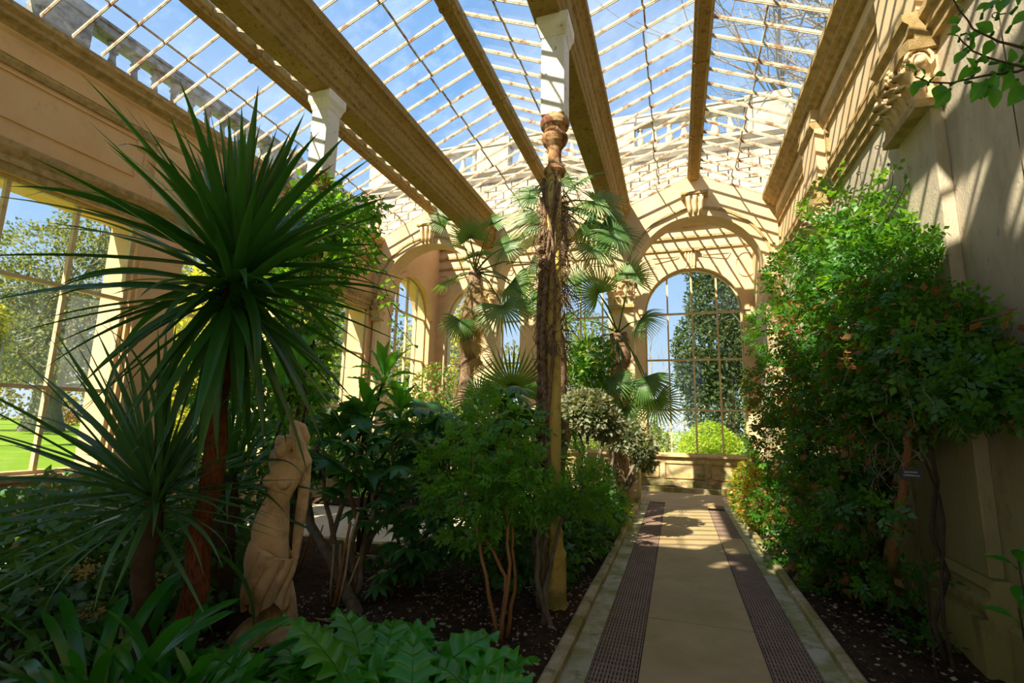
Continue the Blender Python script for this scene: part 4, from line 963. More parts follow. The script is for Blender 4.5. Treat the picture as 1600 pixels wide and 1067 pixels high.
# low dark evergreen hedge along the kerb, lighter sprawl beyond
hd = root('low_hedge', (-1.35, 6.2, .03), 'low dark hedge along the left kerb beyond the column', 'hedge')
hb = [((-1.5+.06*k, 4.9+.42*k, .30+.02*(k % 3)), (.52, .38, .36)) for k in range(8)]
cloud('foliage', hb, 3600, 'oval', (.06, .12), 'leaf_dark', hd, .75, .6, .8, .1, clamp=[(0, None, -.85)])
cloud('bright_foliage', hb, 700, 'sprig3', (.08, .14), 'leaf_climber', hd, .95, .6, .8, .1, clamp=[(0, None, -.85)])
cv2 = root('ground_cover', (-1.3, 8.7, .03), 'bright green ground cover by the central pier', 'ground cover')
cloud('foliage', [((-1.6, 8.4, .16), (.6, .5, .2)), ((-1.2, 8.9, .14), (.4, .5, .2)), ((-1.7, 9.3, .18), (.6, .5, .2)), ((-1.05, 8.2, .12), (.25, .5, .16))], 1500, 'sprig3', (.08, .15), 'leaf_lime', cv2, .8, .8)
# ---- two grey-leaved topiaries
def topiary(lab, base, trunks, blobs, n):
    rt = root('grey_topiary', base, lab, 'topiary', 'grey-leaved shrubs by the central pier')
    for t in trunks:
        pts = []; q = [Vector(v) for v in t]
        for a, b in zip(q, q[1:]): pts += wander(a, b, 4, .04)[:-1]
        pts.append(q[-1]); part('trunk', MB().tube(pts, [.035-.018*i/len(pts) for i in range(len(pts))], 7), 'bark_grey', rt, True)
    cloud('foliage', blobs, n, 'oval', (.05, .10), 'leaf_grey', rt, .75, .5, .9, 0)
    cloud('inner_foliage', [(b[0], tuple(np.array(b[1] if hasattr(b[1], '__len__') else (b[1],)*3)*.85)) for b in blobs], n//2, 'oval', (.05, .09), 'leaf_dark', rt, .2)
random.seed(34); Y = 7.2; b0 = on_z(912, 858)
topiary('round-headed grey topiary on a single straight trunk', b0, [[b0, on_y(912, 760, b0.y), on_y(918, 680, b0.y)], [on_y(912, 765, b0.y), on_y(935, 720, b0.y), on_y(945, 680, b0.y)]],
        px_blobs([(925, 645, b0.y, .29), (948, 662, b0.y+.1, .22), (905, 638, b0.y, .22)], 'y'), 2200)
b0 = on_z(945, 828)
topiary('spreading grey shrub with forked twisting trunks next to the pier', b0, [[b0, on_y(968, 780, b0.y), on_y(985, 740, b0.y), on_y(1005, 700, b0.y)], [on_y(968, 780, b0.y), on_y(955, 740, b0.y), on_y(960, 690, b0.y)], [on_y(968, 780, b0.y), on_y(990, 750, b0.y), on_y(985, 700, b0.y)]],
        px_blobs([(985, 685, b0.y, .24), (1003, 700, b0.y-.1, .2), (965, 680, b0.y, .2), (1010, 722, b0.y, .14)], 'y'), 1500)

# ---- fan palms
fanm = [fan_mesh('fan_frond', .62, 'leaf_palm', 34, sp, dr) for sp, dr in ((250, .45), (220, .8), (290, .35), (180, 1.0))]
dryf = [fan_mesh('dead_frond', .5, 'dry_frond', 26, 120, 1.4) for _ in range(1)]
def fan_palm(lab, base, crown, spots, trunk_r, dead=0, extra=None):
    rt = root('fan_palm', base, lab, 'palm', 'fan palms near the arcade'); crown = Vector(crown)
    m = MB(); pts = wander(base, crown, 8, .02); m.tube(pts, [trunk_r*(1+.12*(i % 2)) for i in range(9)], 10); tr = part('trunk', m, 'vine_dry', rt, True)
    m = MB()
    for i in range(220):        # shaggy fibre on the trunk
        q = random.random(); p = Vector(base).lerp(crown, q); a = random.uniform(0, 2*PI); o = Vector((math.cos(a), math.sin(a), 0))
        m.tube([p+o*trunk_r*.95, p+o*trunk_r*1.35+Vector((0, 0, -.08)), p+o*trunk_r*1.5+Vector((random.uniform(-.05, .05), 0, -.22))], [.007, .006, .002], 4, False)
    fb_ = part('trunk_fibre', m, 'dry_frond', tr); fb_['kind'] = 'stuff'
    for i, (px, py, dy, tilt, s) in enumerate(spots):
        p = on_y(px, py, crown.y+dy); d = (p-crown); L = d.length; d = d.normalized()
        face = Vector((-p.x, -p.y, EYE-p.z)).normalized()
        nrm = Vector((0, 0, 1))*(1-tilt)+face*tilt
        dd = (d+Vector((0, 0, -.35))).normalized()
        link('fan_frond', fanm[i % 4], None, rt, p, orient(dd, nrm, random.uniform(-.3, .3)), s)
        part('leaf_stalk', MB().tube([crown, crown.lerp(p, .5)+Vector((0, 0, .10*L)), p], [.018, .014, .009], 6), 'leaf_palm', rt, True)
    for i in range(dead):
        a = random.uniform(0, 2*PI); d = Vector((math.cos(a)*.35, math.sin(a)*.35, -1))
        link('dead_frond', dryf[0], None, rt, crown+Vector((math.cos(a)*trunk_r, math.sin(a)*trunk_r, -.25-1.6*i/dead)), orient(d, (math.cos(a), math.sin(a), .3)), random.uniform(.6, .9))
    return rt
random.seed(35)
pa = on_y(742, 425, 8.9)
fan_palm('fan palm in front of the left pier with a skirt of dead fronds', (pa.x-.35, 8.9, 0), pa, [(700, 345, 0, .5, .9), (735, 372, -.2, .6, .85), (790, 385, .1, .5, .9), (800, 440, -.2, .7, 1.0), (785, 478, -.7, .9, 1.15), (745, 400, -.4, .3, .8), (700, 440, .3, .4, .8), (830, 410, .3, .6, .8), (770, 350, .3, .4, .8), (720, 500, -.5, .7, .8), (830, 470, -.3, .6, .8)], .13, 18)
pb = on_y(966, 520, 9.5)
fan_palm('fan palm against the central pier with drooping fronds', (-1.05, 9.6, 0), pb, [(935, 458, -.5, .9, 1.0), (985, 435, 0, .5, .9), (905, 440, 0, .6, .8), (1005, 590, -.6, .7, 1.0), (1025, 625, -.4, .6, .9), (915, 545, -.7, .8, .9), (925, 600, -.5, .6, .95), (1000, 500, -.4, .6, .8), (955, 590, -.7, .7, .9), (890, 500, .2, .5, .8), (975, 640, -.6, .7, .8)], .17, 8)
pc_ = on_y(868, 322, 7.4)
fan_palm('tall fan palm whose crown shows behind the twined column', (pc_.x+.12, 7.5, 0), pc_, [(835, 305, 0, .5, .9), (845, 340, -.2, .6, .9), (930, 315, 0, .5, 1.0), (945, 345, .2, .6, 1.0), (905, 285, 0, .3, .8), (870, 290, .1, .3, .8), (960, 365, -.3, .5, .8), (915, 345, .3, .6, .9), (930, 385, -.3, .6, .8)], .11, 4)
pd = on_y(800, 655, 7.0)
fan_palm('young fan palm with one broad frond above the dark shrubs', (pd.x, 7.0, 0), pd, [(800, 605, -.2, .9, 1.1), (840, 630, .1, .7, .9), (750, 620, .1, .7, .9), (790, 690, -.3, .6, .8)], .08, 0)
# ---- cane-leaved clump glowing behind the column
bb = on_z(930, 775)
spiky('bright arching clump glowing in the sun behind the column', (-2.3, 9.3, .03), on_y(915, 560, 9.3), 46, .9, .05, 'leaf_lime', 15, 120, .06, trunk='bark_grey', seed=36, name='spear_plant')
spiky('narrow-leaved clump at knee height left of the topiary', (-1.9, 7.0, .03), on_z(880, 800)+Vector((0, 0, .25)), 34, .75, .03, 'leaf_palm', 10, 90, .05, trunk='bark_grey', seed=37, name='spear_plant')

# ---- mid-distance shrubs filling the beds
def bush(lab, blobs, n, size, mat, tm='oval', mat2=None, n2=0, group=None, name='bush', bark='bark_dark', clamp=None):
    c = Vector(blobs[0][0]); rt = root(name, (c.x, c.y, .03), lab, 'shrub', group)
    cloud('foliage', blobs, n, tm, size, mat, rt, .7, .5, .8, .1, clamp=clamp)
    if n2: cloud('pale_foliage', blobs, n2, tm, size, mat2, rt, .9, .5, .8, .1, clamp=clamp)
    for b in blobs[:5]: stem(rt, (c.x+random.uniform(-.1, .1), c.y+random.uniform(-.1, .1), .0), b[0], .022, .01, bark, 'stem', 5, .06)
    return rt
random.seed(38)
bush('sunlit green shrub behind the statue', px_blobs([(440, 640, 5.6, .5), (420, 560, 5.8, .45), (470, 700, 5.4, .45), (390, 680, 5.2, .5), (350, 600, 5.5, .5)], 'y'), 2600, (.08, .15), 'leaf_climber', 'oval', 'leaf_ivy', 600)
bush('dark glossy shrub between the two columns', px_blobs([(700, 700, 6.0, .5), (760, 680, 6.2, .5), (650, 720, 5.8, .4), (820, 700, 6.0, .45), (790, 740, 5.6, .4)], 'y'), 2600, (.09, .17), 'leaf_dark', 'sprig5', 'leaf_lime', 260)
bush('golden tinged shrub by the left arch', px_blobs([(680, 600, 9.2, .42), (660, 650, 9.0, .5), (640, 690, 8.8, .45), (700, 660, 9.0, .4)], 'y'), 1500, (.06, .12), 'leaf_ivy', 'oval', 'dry_frond', 900)
bush('shrub in shade under the left arch', [((-5.6, 9.4, .7), (.7, .5, .7)), ((-6.4, 9.2, .6), (.6, .5, .6)), ((-4.9, 9.5, .6), (.5, .4, .6))], 1800, (.08, .14), 'leaf_dark', 'oval', 'leaf_climber', 500)
bush('leafy bush filling the gap right of the column', px_blobs([(905, 600, 8.6, .38), (925, 560, 8.8, .36), (900, 650, 8.4, .3)], 'y'), 900, (.08, .15), 'leaf_climber', 'oval', 'leaf_lime', 250)

# ---- dead vine twisted round the central column
random.seed(39); cx, cy = B2+.06, 4.45
vn = root('twisted_vine', (cx-.1, cy-.05, .03), 'brown twisted dead vine wound round the central column', 'vine')
for k, (r, ph, tw, z0, z1, rad) in enumerate(((.115, 2.6, .35, .02, 4.0, .038), (.125, 3.6, .5, .02, 3.9, .032), (.12, 4.4, -.4, .3, 3.8, .024), (.13, 2.0, .6, 1.0, 4.0, .022), (.14, 5.2, -.3, 1.6, 3.9, .018), (.11, 1.0, .5, 2.0, 4.05, .02))):
    pts = []
    for i in range(40):
        z = z0+(z1-z0)*i/39; a = ph+math.sin(z*1.3+k)*.7+tw*z; rr = r*(1+.16*math.sin(z*3+k)); pts.append((cx+rr*math.cos(a), cy+rr*math.sin(a), z))
    part('vine_stem', MB().tube(pts, [rad*(1.1-.5*i/39)*(1+.05*math.sin(i*1.7)) for i in range(40)], 8), 'vine_dry', vn, True)
m = MB()
for i in range(26):        # rope-like coil on the lower half
    pass
pts = [(cx-.085+.028*math.cos(t*2.1), cy-.085+.028*math.sin(t*2.1), .9+t*.042) for t in np.linspace(0, 60, 150)]
part('coiled_stem', MB().tube(pts, .026, 7), 'vine_dry', vn, True)
m = MB()
for i in range(420):
    z = random.uniform(2.2, 4.0)**1.0; a = random.uniform(0, 2*PI); r = random.uniform(.09, .15)
    p = Vector((cx+r*math.cos(a), cy+r*math.sin(a), z)); q = p+Vector((random.uniform(-.12, .12)*1.2+.03*math.cos(a), random.uniform(-.1, .1), random.uniform(-.34, .12)))
    m.tube([p, p.lerp(q, .5)+Vector((math.cos(a), math.sin(a), 0))*random.uniform(0, .10), q], [.005, .004, .002], 4, False)
o = part('dry_tendrils', m, 'vine_dry', vn); o['kind'] = 'stuff'

# ---- great climber on the right wall
random.seed(40)
CL = [(1255, 430, 1.6, .42), (1320, 410, 1.68, .48), (1385, 430, 1.72, .42), (1225, 520, 1.45, .46), (1300, 520, 1.55, .52), (1380, 510, 1.66, .48), (1450, 530, 1.72, .38), (1500, 565, 1.76, .33), (1545, 600, 1.80, .24), (1570, 620, 1.82, .14),
      (1225, 610, 1.36, .46), (1300, 610, 1.5, .48), (1380, 590, 1.62, .42), (1440, 610, 1.70, .34), (1230, 700, 1.30, .42), (1300, 700, 1.42, .42), (1370, 670, 1.58, .30),
      (1225, 790, 1.28, .36), (1285, 790, 1.36, .36), (1340, 780, 1.46, .30), (1235, 870, 1.26, .26), (1290, 880, 1.34, .28), (1345, 900, 1.5, .18), (1400, 905, 1.6, .12), (1415, 965, 1.62, .12), (1455, 1010, 1.66, .10), (1330, 950, 1.5, .12), (1450, 900, 1.75, .08)]
CL += [(px+random.gauss(0, 34), py+random.gauss(0, 34), X_-random.uniform(0, .22), random.uniform(.07, .16), 1.3) for px, py, X_, r_ in CL[:22] for _ in range(3)]
cb_ = px_blobs(CL, 'x')
ct = root('climbing_shrub', (1.78, 5.4, .03), 'huge tangled evergreen climber covering the middle of the right wall', 'climber')
W_ = [(0, None, 1.98)]
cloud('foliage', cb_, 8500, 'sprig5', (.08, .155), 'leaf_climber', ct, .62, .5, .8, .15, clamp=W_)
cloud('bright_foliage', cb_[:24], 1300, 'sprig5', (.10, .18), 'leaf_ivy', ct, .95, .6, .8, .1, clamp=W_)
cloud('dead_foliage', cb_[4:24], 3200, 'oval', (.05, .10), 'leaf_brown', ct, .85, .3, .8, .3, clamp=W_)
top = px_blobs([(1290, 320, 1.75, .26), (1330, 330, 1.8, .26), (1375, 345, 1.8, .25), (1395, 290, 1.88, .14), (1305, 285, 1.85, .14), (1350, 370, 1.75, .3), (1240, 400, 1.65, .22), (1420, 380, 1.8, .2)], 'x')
cloud('painted_sun_foliage', top, 420, 'sprig3', (.08, .14), 'leaf_ivy', ct, .6, .5, .8, .1, clamp=W_)  # paler green leaves put sunlight on the climber top into the colour
base = on_z(1395, 962)
main = [[base, on_x(1395, 850, 1.62), on_x(1412, 770, 1.66), on_x(1420, 700, 1.64), on_x(1400, 620, 1.6), on_x(1360, 540, 1.65)]]
for s in main:
    pts = []
    for a, b in zip(s, s[1:]): pts += wander(a, b, 4, .02)[:-1]
    part('main_stem', MB().tube(pts+[s[-1]], [.045-.0015*i for i in range(len(pts)+1)], 9), 'bark_orange', ct, True)
b2 = base+Vector((-.05, .35, 0))
part('old_trunk', MB().tube(wander(b2, on_x(1378, 700, 1.72), 6, .04)+[on_x(1330, 600, 1.7)], [.06, .058, .055, .052, .05, .045, .04, .03], 9), 'bark_dark', ct, True)
for a, b, r, mt in (((1395, 960), (1300, 640), .022, 'bark_dark'), ((1480, 1040), (1430, 640), .016, 'bark_dark'), ((1490, 1045), (1445, 720), .012, 'bark_dark'), ((1330, 990), (1260, 700), .018, 'bark_dark'), ((1420, 700), (1310, 660), .014, 'twig_pale'), ((1430, 615), (1470, 645), .016, 'twig_pale'), ((1470, 645), (1484, 605), .014, 'twig_pale'),
                    ((1402, 665), (1430, 615), .014, 'twig_pale'), ((1405, 665), (1440, 720), .006, 'twig_pale'), ((1410, 680), (1380, 710), .007, 'twig_pale'), ((1300, 650), (1400, 622), .008, 'twig_pale'), ((1460, 650), (1570, 648), .006, 'twig_pale'), ((1290, 760), (1370, 640), .01, 'bark_grey'), ((1300, 990), (1440, 1010), .010, 'twig_pale'), ((1270, 930), (1400, 990), .012, 'bark_grey'), ((1330, 965), (1350, 1020), .006, 'twig_pale'), ((1345, 955), (1355, 1030), .005, 'twig_pale'),
                    ((1340, 420), (1420, 280), .007, 'bark_grey'), ((1310, 420), (1290, 260), .006, 'bark_grey'), ((1370, 400), (1395, 260), .006, 'bark_grey'), ((1330, 330), (1430, 370), .007, 'bark_grey'), ((1430, 540), (1590, 480), .006, 'bark_grey')):
    xa = 1.7 if a[1] > 300 else 1.85
    stem(ct, on_x(a[0], a[1], xa if a[1] < 950 else 1.62), on_x(b[0], b[1], 1.72), r, r*.6, mt, 'branch', 6, .05, 6)
m = MB()
for i in range(150):       # loose dead twigs in the heart of the climber
    a = on_x(random.gauss(1330, 70), random.gauss(690, 60), 1.3+random.uniform(-.05, .35)); b = a+Vector((random.uniform(-.1, .1), random.uniform(-.4, .4), random.uniform(-.3, .25)))
    m.tube(wander(a, b, 3, .15), [.0032, .0028, .002, .0015], 4, False)
o = part('dead_twigs', m, 'bark_grey', ct); o['kind'] = 'stuff'
# small seedlings at the wall foot
for (px, py, n, s, lab) in ((1440, 1060, 9, .13, 'broad-leaved seedling at the foot of the right wall'), (1590, 870, 4, .12, 'leafy shoot entering at the right edge'), (1592, 950, 4, .12, 'lower leafy shoot at the right edge')):
    p = on_x(px, py, 1.55 if px < 1500 else 1.6); rt = root('seedling', (p.x, p.y, .03), lab, 'plant')
    part('stalk', MB().tube([(p.x, p.y, .02), (p.x+.01, p.y, p.z*.5+.02), tuple(p)], [.006, .005, .004], 5), 'bark_dark', rt)
    for i in range(n):
        d = sph(i*2.4, random.uniform(.7, 1.5)); q = p+Vector((0, 0, random.uniform(-.06, .03))); link('leaf', bpy.data.meshes.get('seed_leaf') or blade_mesh('seed_leaf', .14, .085, 'leaf_acanthus', .4, 6), None, rt, q+d*.02, orient(d), random.uniform(.7, 1.1))
# ---- clipped variegated bush beside the far path
vg = root('variegated_bush', (1.25, 8.9, .03), 'gold and red tinged clipped bush at the far right of the path', 'shrub')
vbb = [((1.22, 9.5, .45), (.38, .5, .48)), ((1.22, 8.8, .45), (.36, .5, .46)), ((1.28, 9.2, .78), (.38, .7, .30)), ((1.3, 8.3, .42), (.34, .4, .42)), ((1.2, 10.0, .45), (.36, .3, .45))]
cloud('foliage', vbb, 2000, 'oval', (.05, .09), 'leaf_lime', vg, .85, .5, .9, 0); cloud('green_foliage', vbb, 1500, 'oval', (.05, .09), 'leaf_climber', vg, .7)
cloud('red_foliage', vbb[:3], 900, 'oval', (.05, .08), 'leaf_red', vg, .95, .4, .9, 0); cloud('gold_foliage', vbb, 700, 'oval', (.05, .08), 'leaf_gold', vg, .95)
for b in vbb: stem(vg, (1.4, b[0][1], .0), b[0], .02, .012, 'bark_dark', 'stem', 4)
gs = bush('green bush between the climber and the variegated bush', [((1.52, 7.5, .5), (.3, .4, .5)), ((1.5, 7.0, .45), (.30, .4, .45)), ((1.5, 6.5, .4), (.28, .35, .4))], 1500, (.07, .13), 'leaf_climber', 'sprig3', 'leaf_lime', 250, clamp=[(0, None, 1.84)])

# ---- climbing rose shoots in the top right corner
random.seed(41)
rs = root('rose_branch', tuple(on_y(1640, 140, 2.0)), 'leafy rose shoots hanging into the top right corner', 'rose')
rl = blade_mesh('rose_leaf', .062, .036, 'leaf_rose', .3, 8)
def rose(ptspx, Yd, leaves, r=.005):
    P = [on_y(x, y, Yd) for x, y in ptspx]
    pts = []
    for a, b in zip(P, P[1:]): pts += wander(a, b, 3, .02)[:-1]
    pts.append(P[-1]); part('shoot', MB().tube(pts, [r*(1-.6*i/len(pts)) for i in range(len(pts))], 6), 'bark_dark', rs, True)
    for px, py, ang, s in leaves:
        p = on_y(px, py, Yd+random.uniform(-.03, .03)); a = math.radians(ang)
        d = Vector(_r)*math.cos(a)+Vector(_u)*math.sin(a)+Vector((0, random.uniform(-.4, .4), 0)); nn = Vector(-_f)+Vector((random.uniform(-.6, .6), random.uniform(-.3, .3), random.uniform(0, .8)))
        link('rose_leaf', rl, None, rs, p, orient(d, nn), s)
rose([(1600, 75), (1560, 65), (1520, 45), (1490, 0)], 2.0, [(1552, 50, 150, 1.1), (1540, 45, 210, 1.0), (1560, 20, 60, 1.1), (1580, 40, 30, 1.2), (1590, 10, 100, 1.2), (1500, 30, 200, .9), (1495, 40, 240, .9), (1520, 60, 250, .9), (1535, 20, 30, 1.0), (1570, 8, 150, 1.0), (1550, 5, 200, .9), (1505, 15, 150, .8), (1510, 52, 300, .8)])
rose([(1640, 110), (1600, 105), (1560, 95), (1520, 80), (1498, 58)], 2.0, [(1500, 58, 170, .8), (1515, 72, 110, .9), (1510, 78, 230, 1.0), (1535, 88, 60, 1.1), (1560, 98, 300, 1.2), (1575, 100, 70, 1.2), (1580, 110, 250, 1.2), (1545, 92, 200, .9), (1590, 100, 330, 1.3), (1600, 85, 60, 1.2), (1530, 105, 220, 1.1), (1555, 115, 250, 1.3)])
rose([(1640, 95), (1590, 112), (1540, 118), (1485, 130), (1450, 128), (1430, 120)], 2.0, [(1450, 128, 200, .9), (1470, 132, 250, 1.3), (1485, 140, 230, 1.2), (1445, 118, 110, .8), (1432, 110, 140, .8), (1495, 128, 60, 1.0), (1430, 128, 260, .9), (1460, 120, 20, .8), (1518, 128, 300, 1.2), (1540, 125, 240, 1.3), (1560, 122, 60, 1.1), (1550, 135, 280, 1.2), (1590, 125, 250, 1.5), (1600, 135, 230, 1.6), (1580, 118, 100, 1.1), (1525, 112, 120, 1.0)])

# ---- cut canes and a prunings heap behind the statue
random.seed(42)
cn = root('cut_canes', tuple(on_z(500, 960)), 'bundle of bare cut canes right of the statue', 'canes')
for (a, b, r) in (((522, 955), (548, 815), .014), ((527, 955), (560, 800), .011), ((535, 950), (562, 870), .009), ((515, 945), (522, 850), .010), ((530, 945), (532, 850), .010), ((465, 900), (487, 828), .012), ((545, 985), (450, 958), .012), ((490, 880), (505, 820), .008)):
    p = on_z(a[0], a[1]); p.z = .03; q = on_y(b[0], b[1], p.y+.05); part('cane', MB().tube(wander(p, q, 3, .02), r, 6), 'twig_pale' if r < .0115 else 'bark_orange', cn, True)
for (a, b, c, r, lab) in (((560, 965), (485, 820), (475, 745), .05, 'thick leaning grey trunk behind the statue'),):
    rt = root('leaning_trunk', tuple(on_z(*a)), lab, 'trunk'); pts = [on_z(*a), on_y(520, 880, 4.0), on_y(*b, 4.15), on_y(*c, 4.3), on_y(500, 690, 4.4), on_y(505, 640, 4.5)]
    part('trunk', MB().tube(pts, [r*1.2, r, r*.9, r*.7, r*.6, r*.5], 9), 'bark_grey', rt, True)

# ---- plant label on the climber
p = on_x(1424, 740, 1.5); lb_ = root('plant_label', tuple(p-Vector((0, 0, .05))), 'small black plant name plate on the climber stem', 'sign')
solid('label_black', (.012, .013, .015), (.02, .02, .022), 10, .35, 0); solid('label_white', (.8, .8, .8), (.85, .85, .85), 5, .6, 0)
tow = Vector((-p.x, -p.y, EYE-p.z)).normalized(); q = orient(Vector((0, 0, 1)), tow)
w, h = .125, .088
link('plate', mesh_of('plate', MB().box(-w/2, w/2, -h/2, h/2, -.003, .003)), 'label_black', lb_, p, q)
for k, (txt, dz) in enumerate((('Jasminum', .006), ('wallichianum', -.016))):
    c = bpy.data.curves.new('lettering', 'FONT'); c.body = txt; c.size = .017; c.align_x = 'CENTER'; c.extrude = .0004; c.materials.append(M['label_white'])
    t = bpy.data.objects.new('text', c); COL.objects.link(t); bpy.context.view_layer.update()
    tm_ = bpy.data.meshes.new_from_object(t.evaluated_get(bpy.context.evaluated_depsgraph_get())); bpy.data.objects.remove(t)
    link('lettering', tm_, 'label_white', lb_, p+q @ Vector((0, dz, .0045)), q)
part('stake', MB().tube([tuple(p+q @ Vector((0, 0, -.008))+Vector((0, 0, -.04))), (p.x+.03, p.y+.03, .0)], .006, 6), 'bark_dark', lb_)
# ---- training wires and vine eyes on the right wall
for k, (ya, z0) in enumerate(((2.35, .6), (2.75, .6), (3.15, .6), (3.6, .5), (5.55, 3.0), (6.1, 3.0), (6.6, 3.2), (7.0, 3.3))):
    rt = root('training_wire', (XR-.03, ya, z0), ('nearest wall wire at the right edge', 'second wall wire from the right edge', 'third wall wire from the right edge', 'fourth wall wire from the right edge', 'wall wire just beyond the near pilaster', 'second wall wire beyond the near pilaster', 'third wall wire beyond the near pilaster', 'farthest wall wire above the climber')[k], 'wire', 'vertical wires on the right wall')
    zt = 4.45 if k > 3 else 4.25
    part('wire', MB().tube([(XR-.035, ya+random.uniform(-.03, .03), z0), (XR-.03, ya+.01, (z0+zt)/2), (XR-.035, ya, zt)], .0028, 5), 'bark_dark', rt)
    part('vine_eye', MB().tube([(XR, ya, zt)]+[(XR-.05+.02*math.cos(t), ya, zt+.02*math.sin(t)) for t in np.linspace(0, 5.6, 9)], .004, 5), 'bark_dark', rt)
# ================================================================ STATUE
solid('statue_stone', (.76, .54, .30), (.86, .65, .40), 5, .9, .5, 120, [((.24, .15, .07), 4, .48, .66, .7), ((.20, .12, .04), 3, .35, .6, .8, .0, .75)], spec=.2)
st = root('statue', (-2.86, 3.14, .0), 'weathered stone statue of a draped woman with an arm raised over her head', 'statue')
S0 = Vector((-2.84, 3.14, .02)); RT = Vector(_r); RT.z = 0; RT.normalize(); BK = Vector((-RT.y, RT.x, 0))
K = 220.0
def sp(cx, cy, dep=0.0):
    z = (1000-(630+cy/2.735))/K; return S0+RT*((330+cx/2.735-418)/K-.095*z)+BK*dep+Vector((0, 0, z))
m = MB()
def ball(p, r, sx=1.0, sd=.85, sz=1.0):
    V = []; F = []; n1, n2 = 8, 12
    for i in range(n1+1):
        a = PI*i/n1
        for j in range(n2):
            b = 2*PI*j/n2; V.append(p+RT*(r*sx*math.sin(a)*math.cos(b))+BK*(r*sd*math.sin(a)*math.sin(b))+Vector((0, 0, r*sz*math.cos(a))))
    for i in range(n1):
        for j in range(n2): F.append((i*n2+j, (i+1)*n2+j, (i+1)*n2+(j+1) % n2, i*n2+(j+1) % n2))
    m.add(V, F)
def chain(keys):
    for (a, ra, *qa), (b, rb, *qb) in zip(keys, keys[1:]):
        n = max(2, int((b-a).length/.012)); sa = qa[0] if qa else .85; sb = qb[0] if qb else .85
        for i in range(n+1):
            t = i/n; ball(a.lerp(b, t), ra+(rb-ra)*t, 1.0, sa+(sb-sa)*t)
# trunk: pelvis, waist, ribcage, shoulders
chain([(sp(228, 610), .134, .85), (sp(233, 560), .140, .80), (sp(246, 500), .118, .74), (sp(266, 425), .084, .78), (sp(284, 372), .102, .80), (sp(299, 325), .122, .78), (sp(312, 285), .108, .72), (sp(318, 262), .075, .75)])
ball(sp(246, 345, -.078), .048, 1, .95, 1); ball(sp(315, 352, -.082), .048, 1, .95, 1)        # chest
chain([(sp(262, 295), .055), (sp(345, 292), .06)])
chain([(sp(312, 262), .045, 1), (sp(298, 232, -.01), .042, 1)])                                # neck
ball(sp(292, 205, -.01), .068, .88, 1.05, 1.2); ball(sp(286, 222, -.045), .038, .8, .9, 1.0)     # head, chin
ball(sp(281, 205, -.083), .012, .7, 1, 1.5); ball(sp(279, 222, -.074), .014, 1.1, .8, .5)       # nose, mouth
ball(sp(268, 196, -.068), .013, 1.2, .7, .6); ball(sp(300, 196, -.072), .013, 1.2, .7, .6)       # brows
ball(sp(300, 180, .02), .072, .95, 1.0, .95); ball(sp(322, 190, .04), .045); ball(sp(275, 180, .0), .045); ball(sp(270, 160, .0), .03)  # hair
chain([(sp(350, 292), .062, 1), (sp(388, 262, .0), .054, 1), (sp(368, 200, -.02), .050, 1), (sp(350, 140, -.02), .044, 1), (sp(344, 98, -.01), .042, 1), (sp(372, 105, .03), .030, 1), (sp(378, 150, .06), .034, 1), (sp(365, 190, .07), .032, 1)])  # raised arm folded back
for k in range(4): chain([(sp(360+k*6, 190, .07), .013, 1), (sp(340+k*5, 205+k*3, .055), .011, 1), (sp(326+k*4, 200+k*6, .05), .009, 1)])   # fingers in the hair
chain([(sp(355, 185, .05), .012, 1), (sp(338, 180, .03), .010, 1)])
chain([(sp(262, 292), .052, 1), (sp(232, 268, .05), .046, 1), (sp(225, 240, .09), .042, 1), (sp(262, 190, .11), .036, 1), (sp(300, 165, .10), .030, 1)])   # far arm behind head
for k in range(4): chain([(sp(300, 160+k*5, .10), .012, 1), (sp(322, 165+k*6, .085), .010, 1)])
# legs
chain([(sp(212, 610, -.01), .095, .95), (sp(200, 690, -.03), .085, .95), (sp(205, 770, -.04), .062, .95), (sp(200, 850, -.01), .058, .95), (sp(205, 920, .0), .040, .95), (sp(200, 945, -.0), .042, .9)])
chain([(sp(258, 610), .090, .95), (sp(262, 700), .082, .95), (sp(260, 780), .062, .95), (sp(255, 850, .02), .058, .95), (sp(252, 925, .02), .042, .95), (sp(250, 950, .02), .044, .9)])
for bx, dep in ((198, 0), (250, .02)):
    chain([(sp(bx, 952, dep), .040, .9), (sp(bx-18, 962, dep-.06), .034, .9), (sp(bx-32, 968, dep-.11), .026, .9)])
    for t in range(5): chain([(sp(bx-26-t*4+8, 970, dep-.10+t*.012), .012, 1), (sp(bx-40-t*3+8, 975, dep-.135+t*.016), .010, 1)])
o = part('figure', m, 'statue_stone', st, True)
r = o.modifiers.new('skin', 'REMESH'); r.mode = 'VOXEL'; r.voxel_size = .0085; r.use_smooth_shade = True
s = o.modifiers.new('smooth', 'SMOOTH'); s.factor = .5; s.iterations = 2
# drapery wrapped round hips and legs
V = []; F = []; nz, na = 60, 96
for i in range(nz+1):
    q = i/nz; cy = 645+(876-645)*q; cxm = 250-35*q-10*math.sin(q*PI)
    ra = (.142+.008*math.sin(q*PI))*(1-.04*q); rd = .118
    for j in range(na):
        a = 2*PI*j/na
        fold = .020*abs(math.sin(5*a+4.0*q+.5*math.sin(2*q+a)))+.006*math.sin(11*a+9*q)+.010*math.sin(2*a+q*7)*math.sin(q*PI)-.008
        tilt = -.055*math.cos(a)*(1-q)*1.1+.02*math.sin(5*a)*(q > .85)*(q-.85)/.15*2
        p = sp(cxm, cy)+RT*((ra+fold)*math.cos(a))+BK*((rd+fold)*math.sin(a))+Vector((0, 0, tilt)); V.append(p)
for i in range(nz):
    for j in range(na): F.append((i*na+j, i*na+(j+1) % na, (i+1)*na+(j+1) % na, (i+1)*na+j))
o = part('drapery', MB().add(V, F), 'statue_stone', st, True); sl = o.modifiers.new('thick', 'SOLIDIFY'); sl.thickness = .02
m = MB()
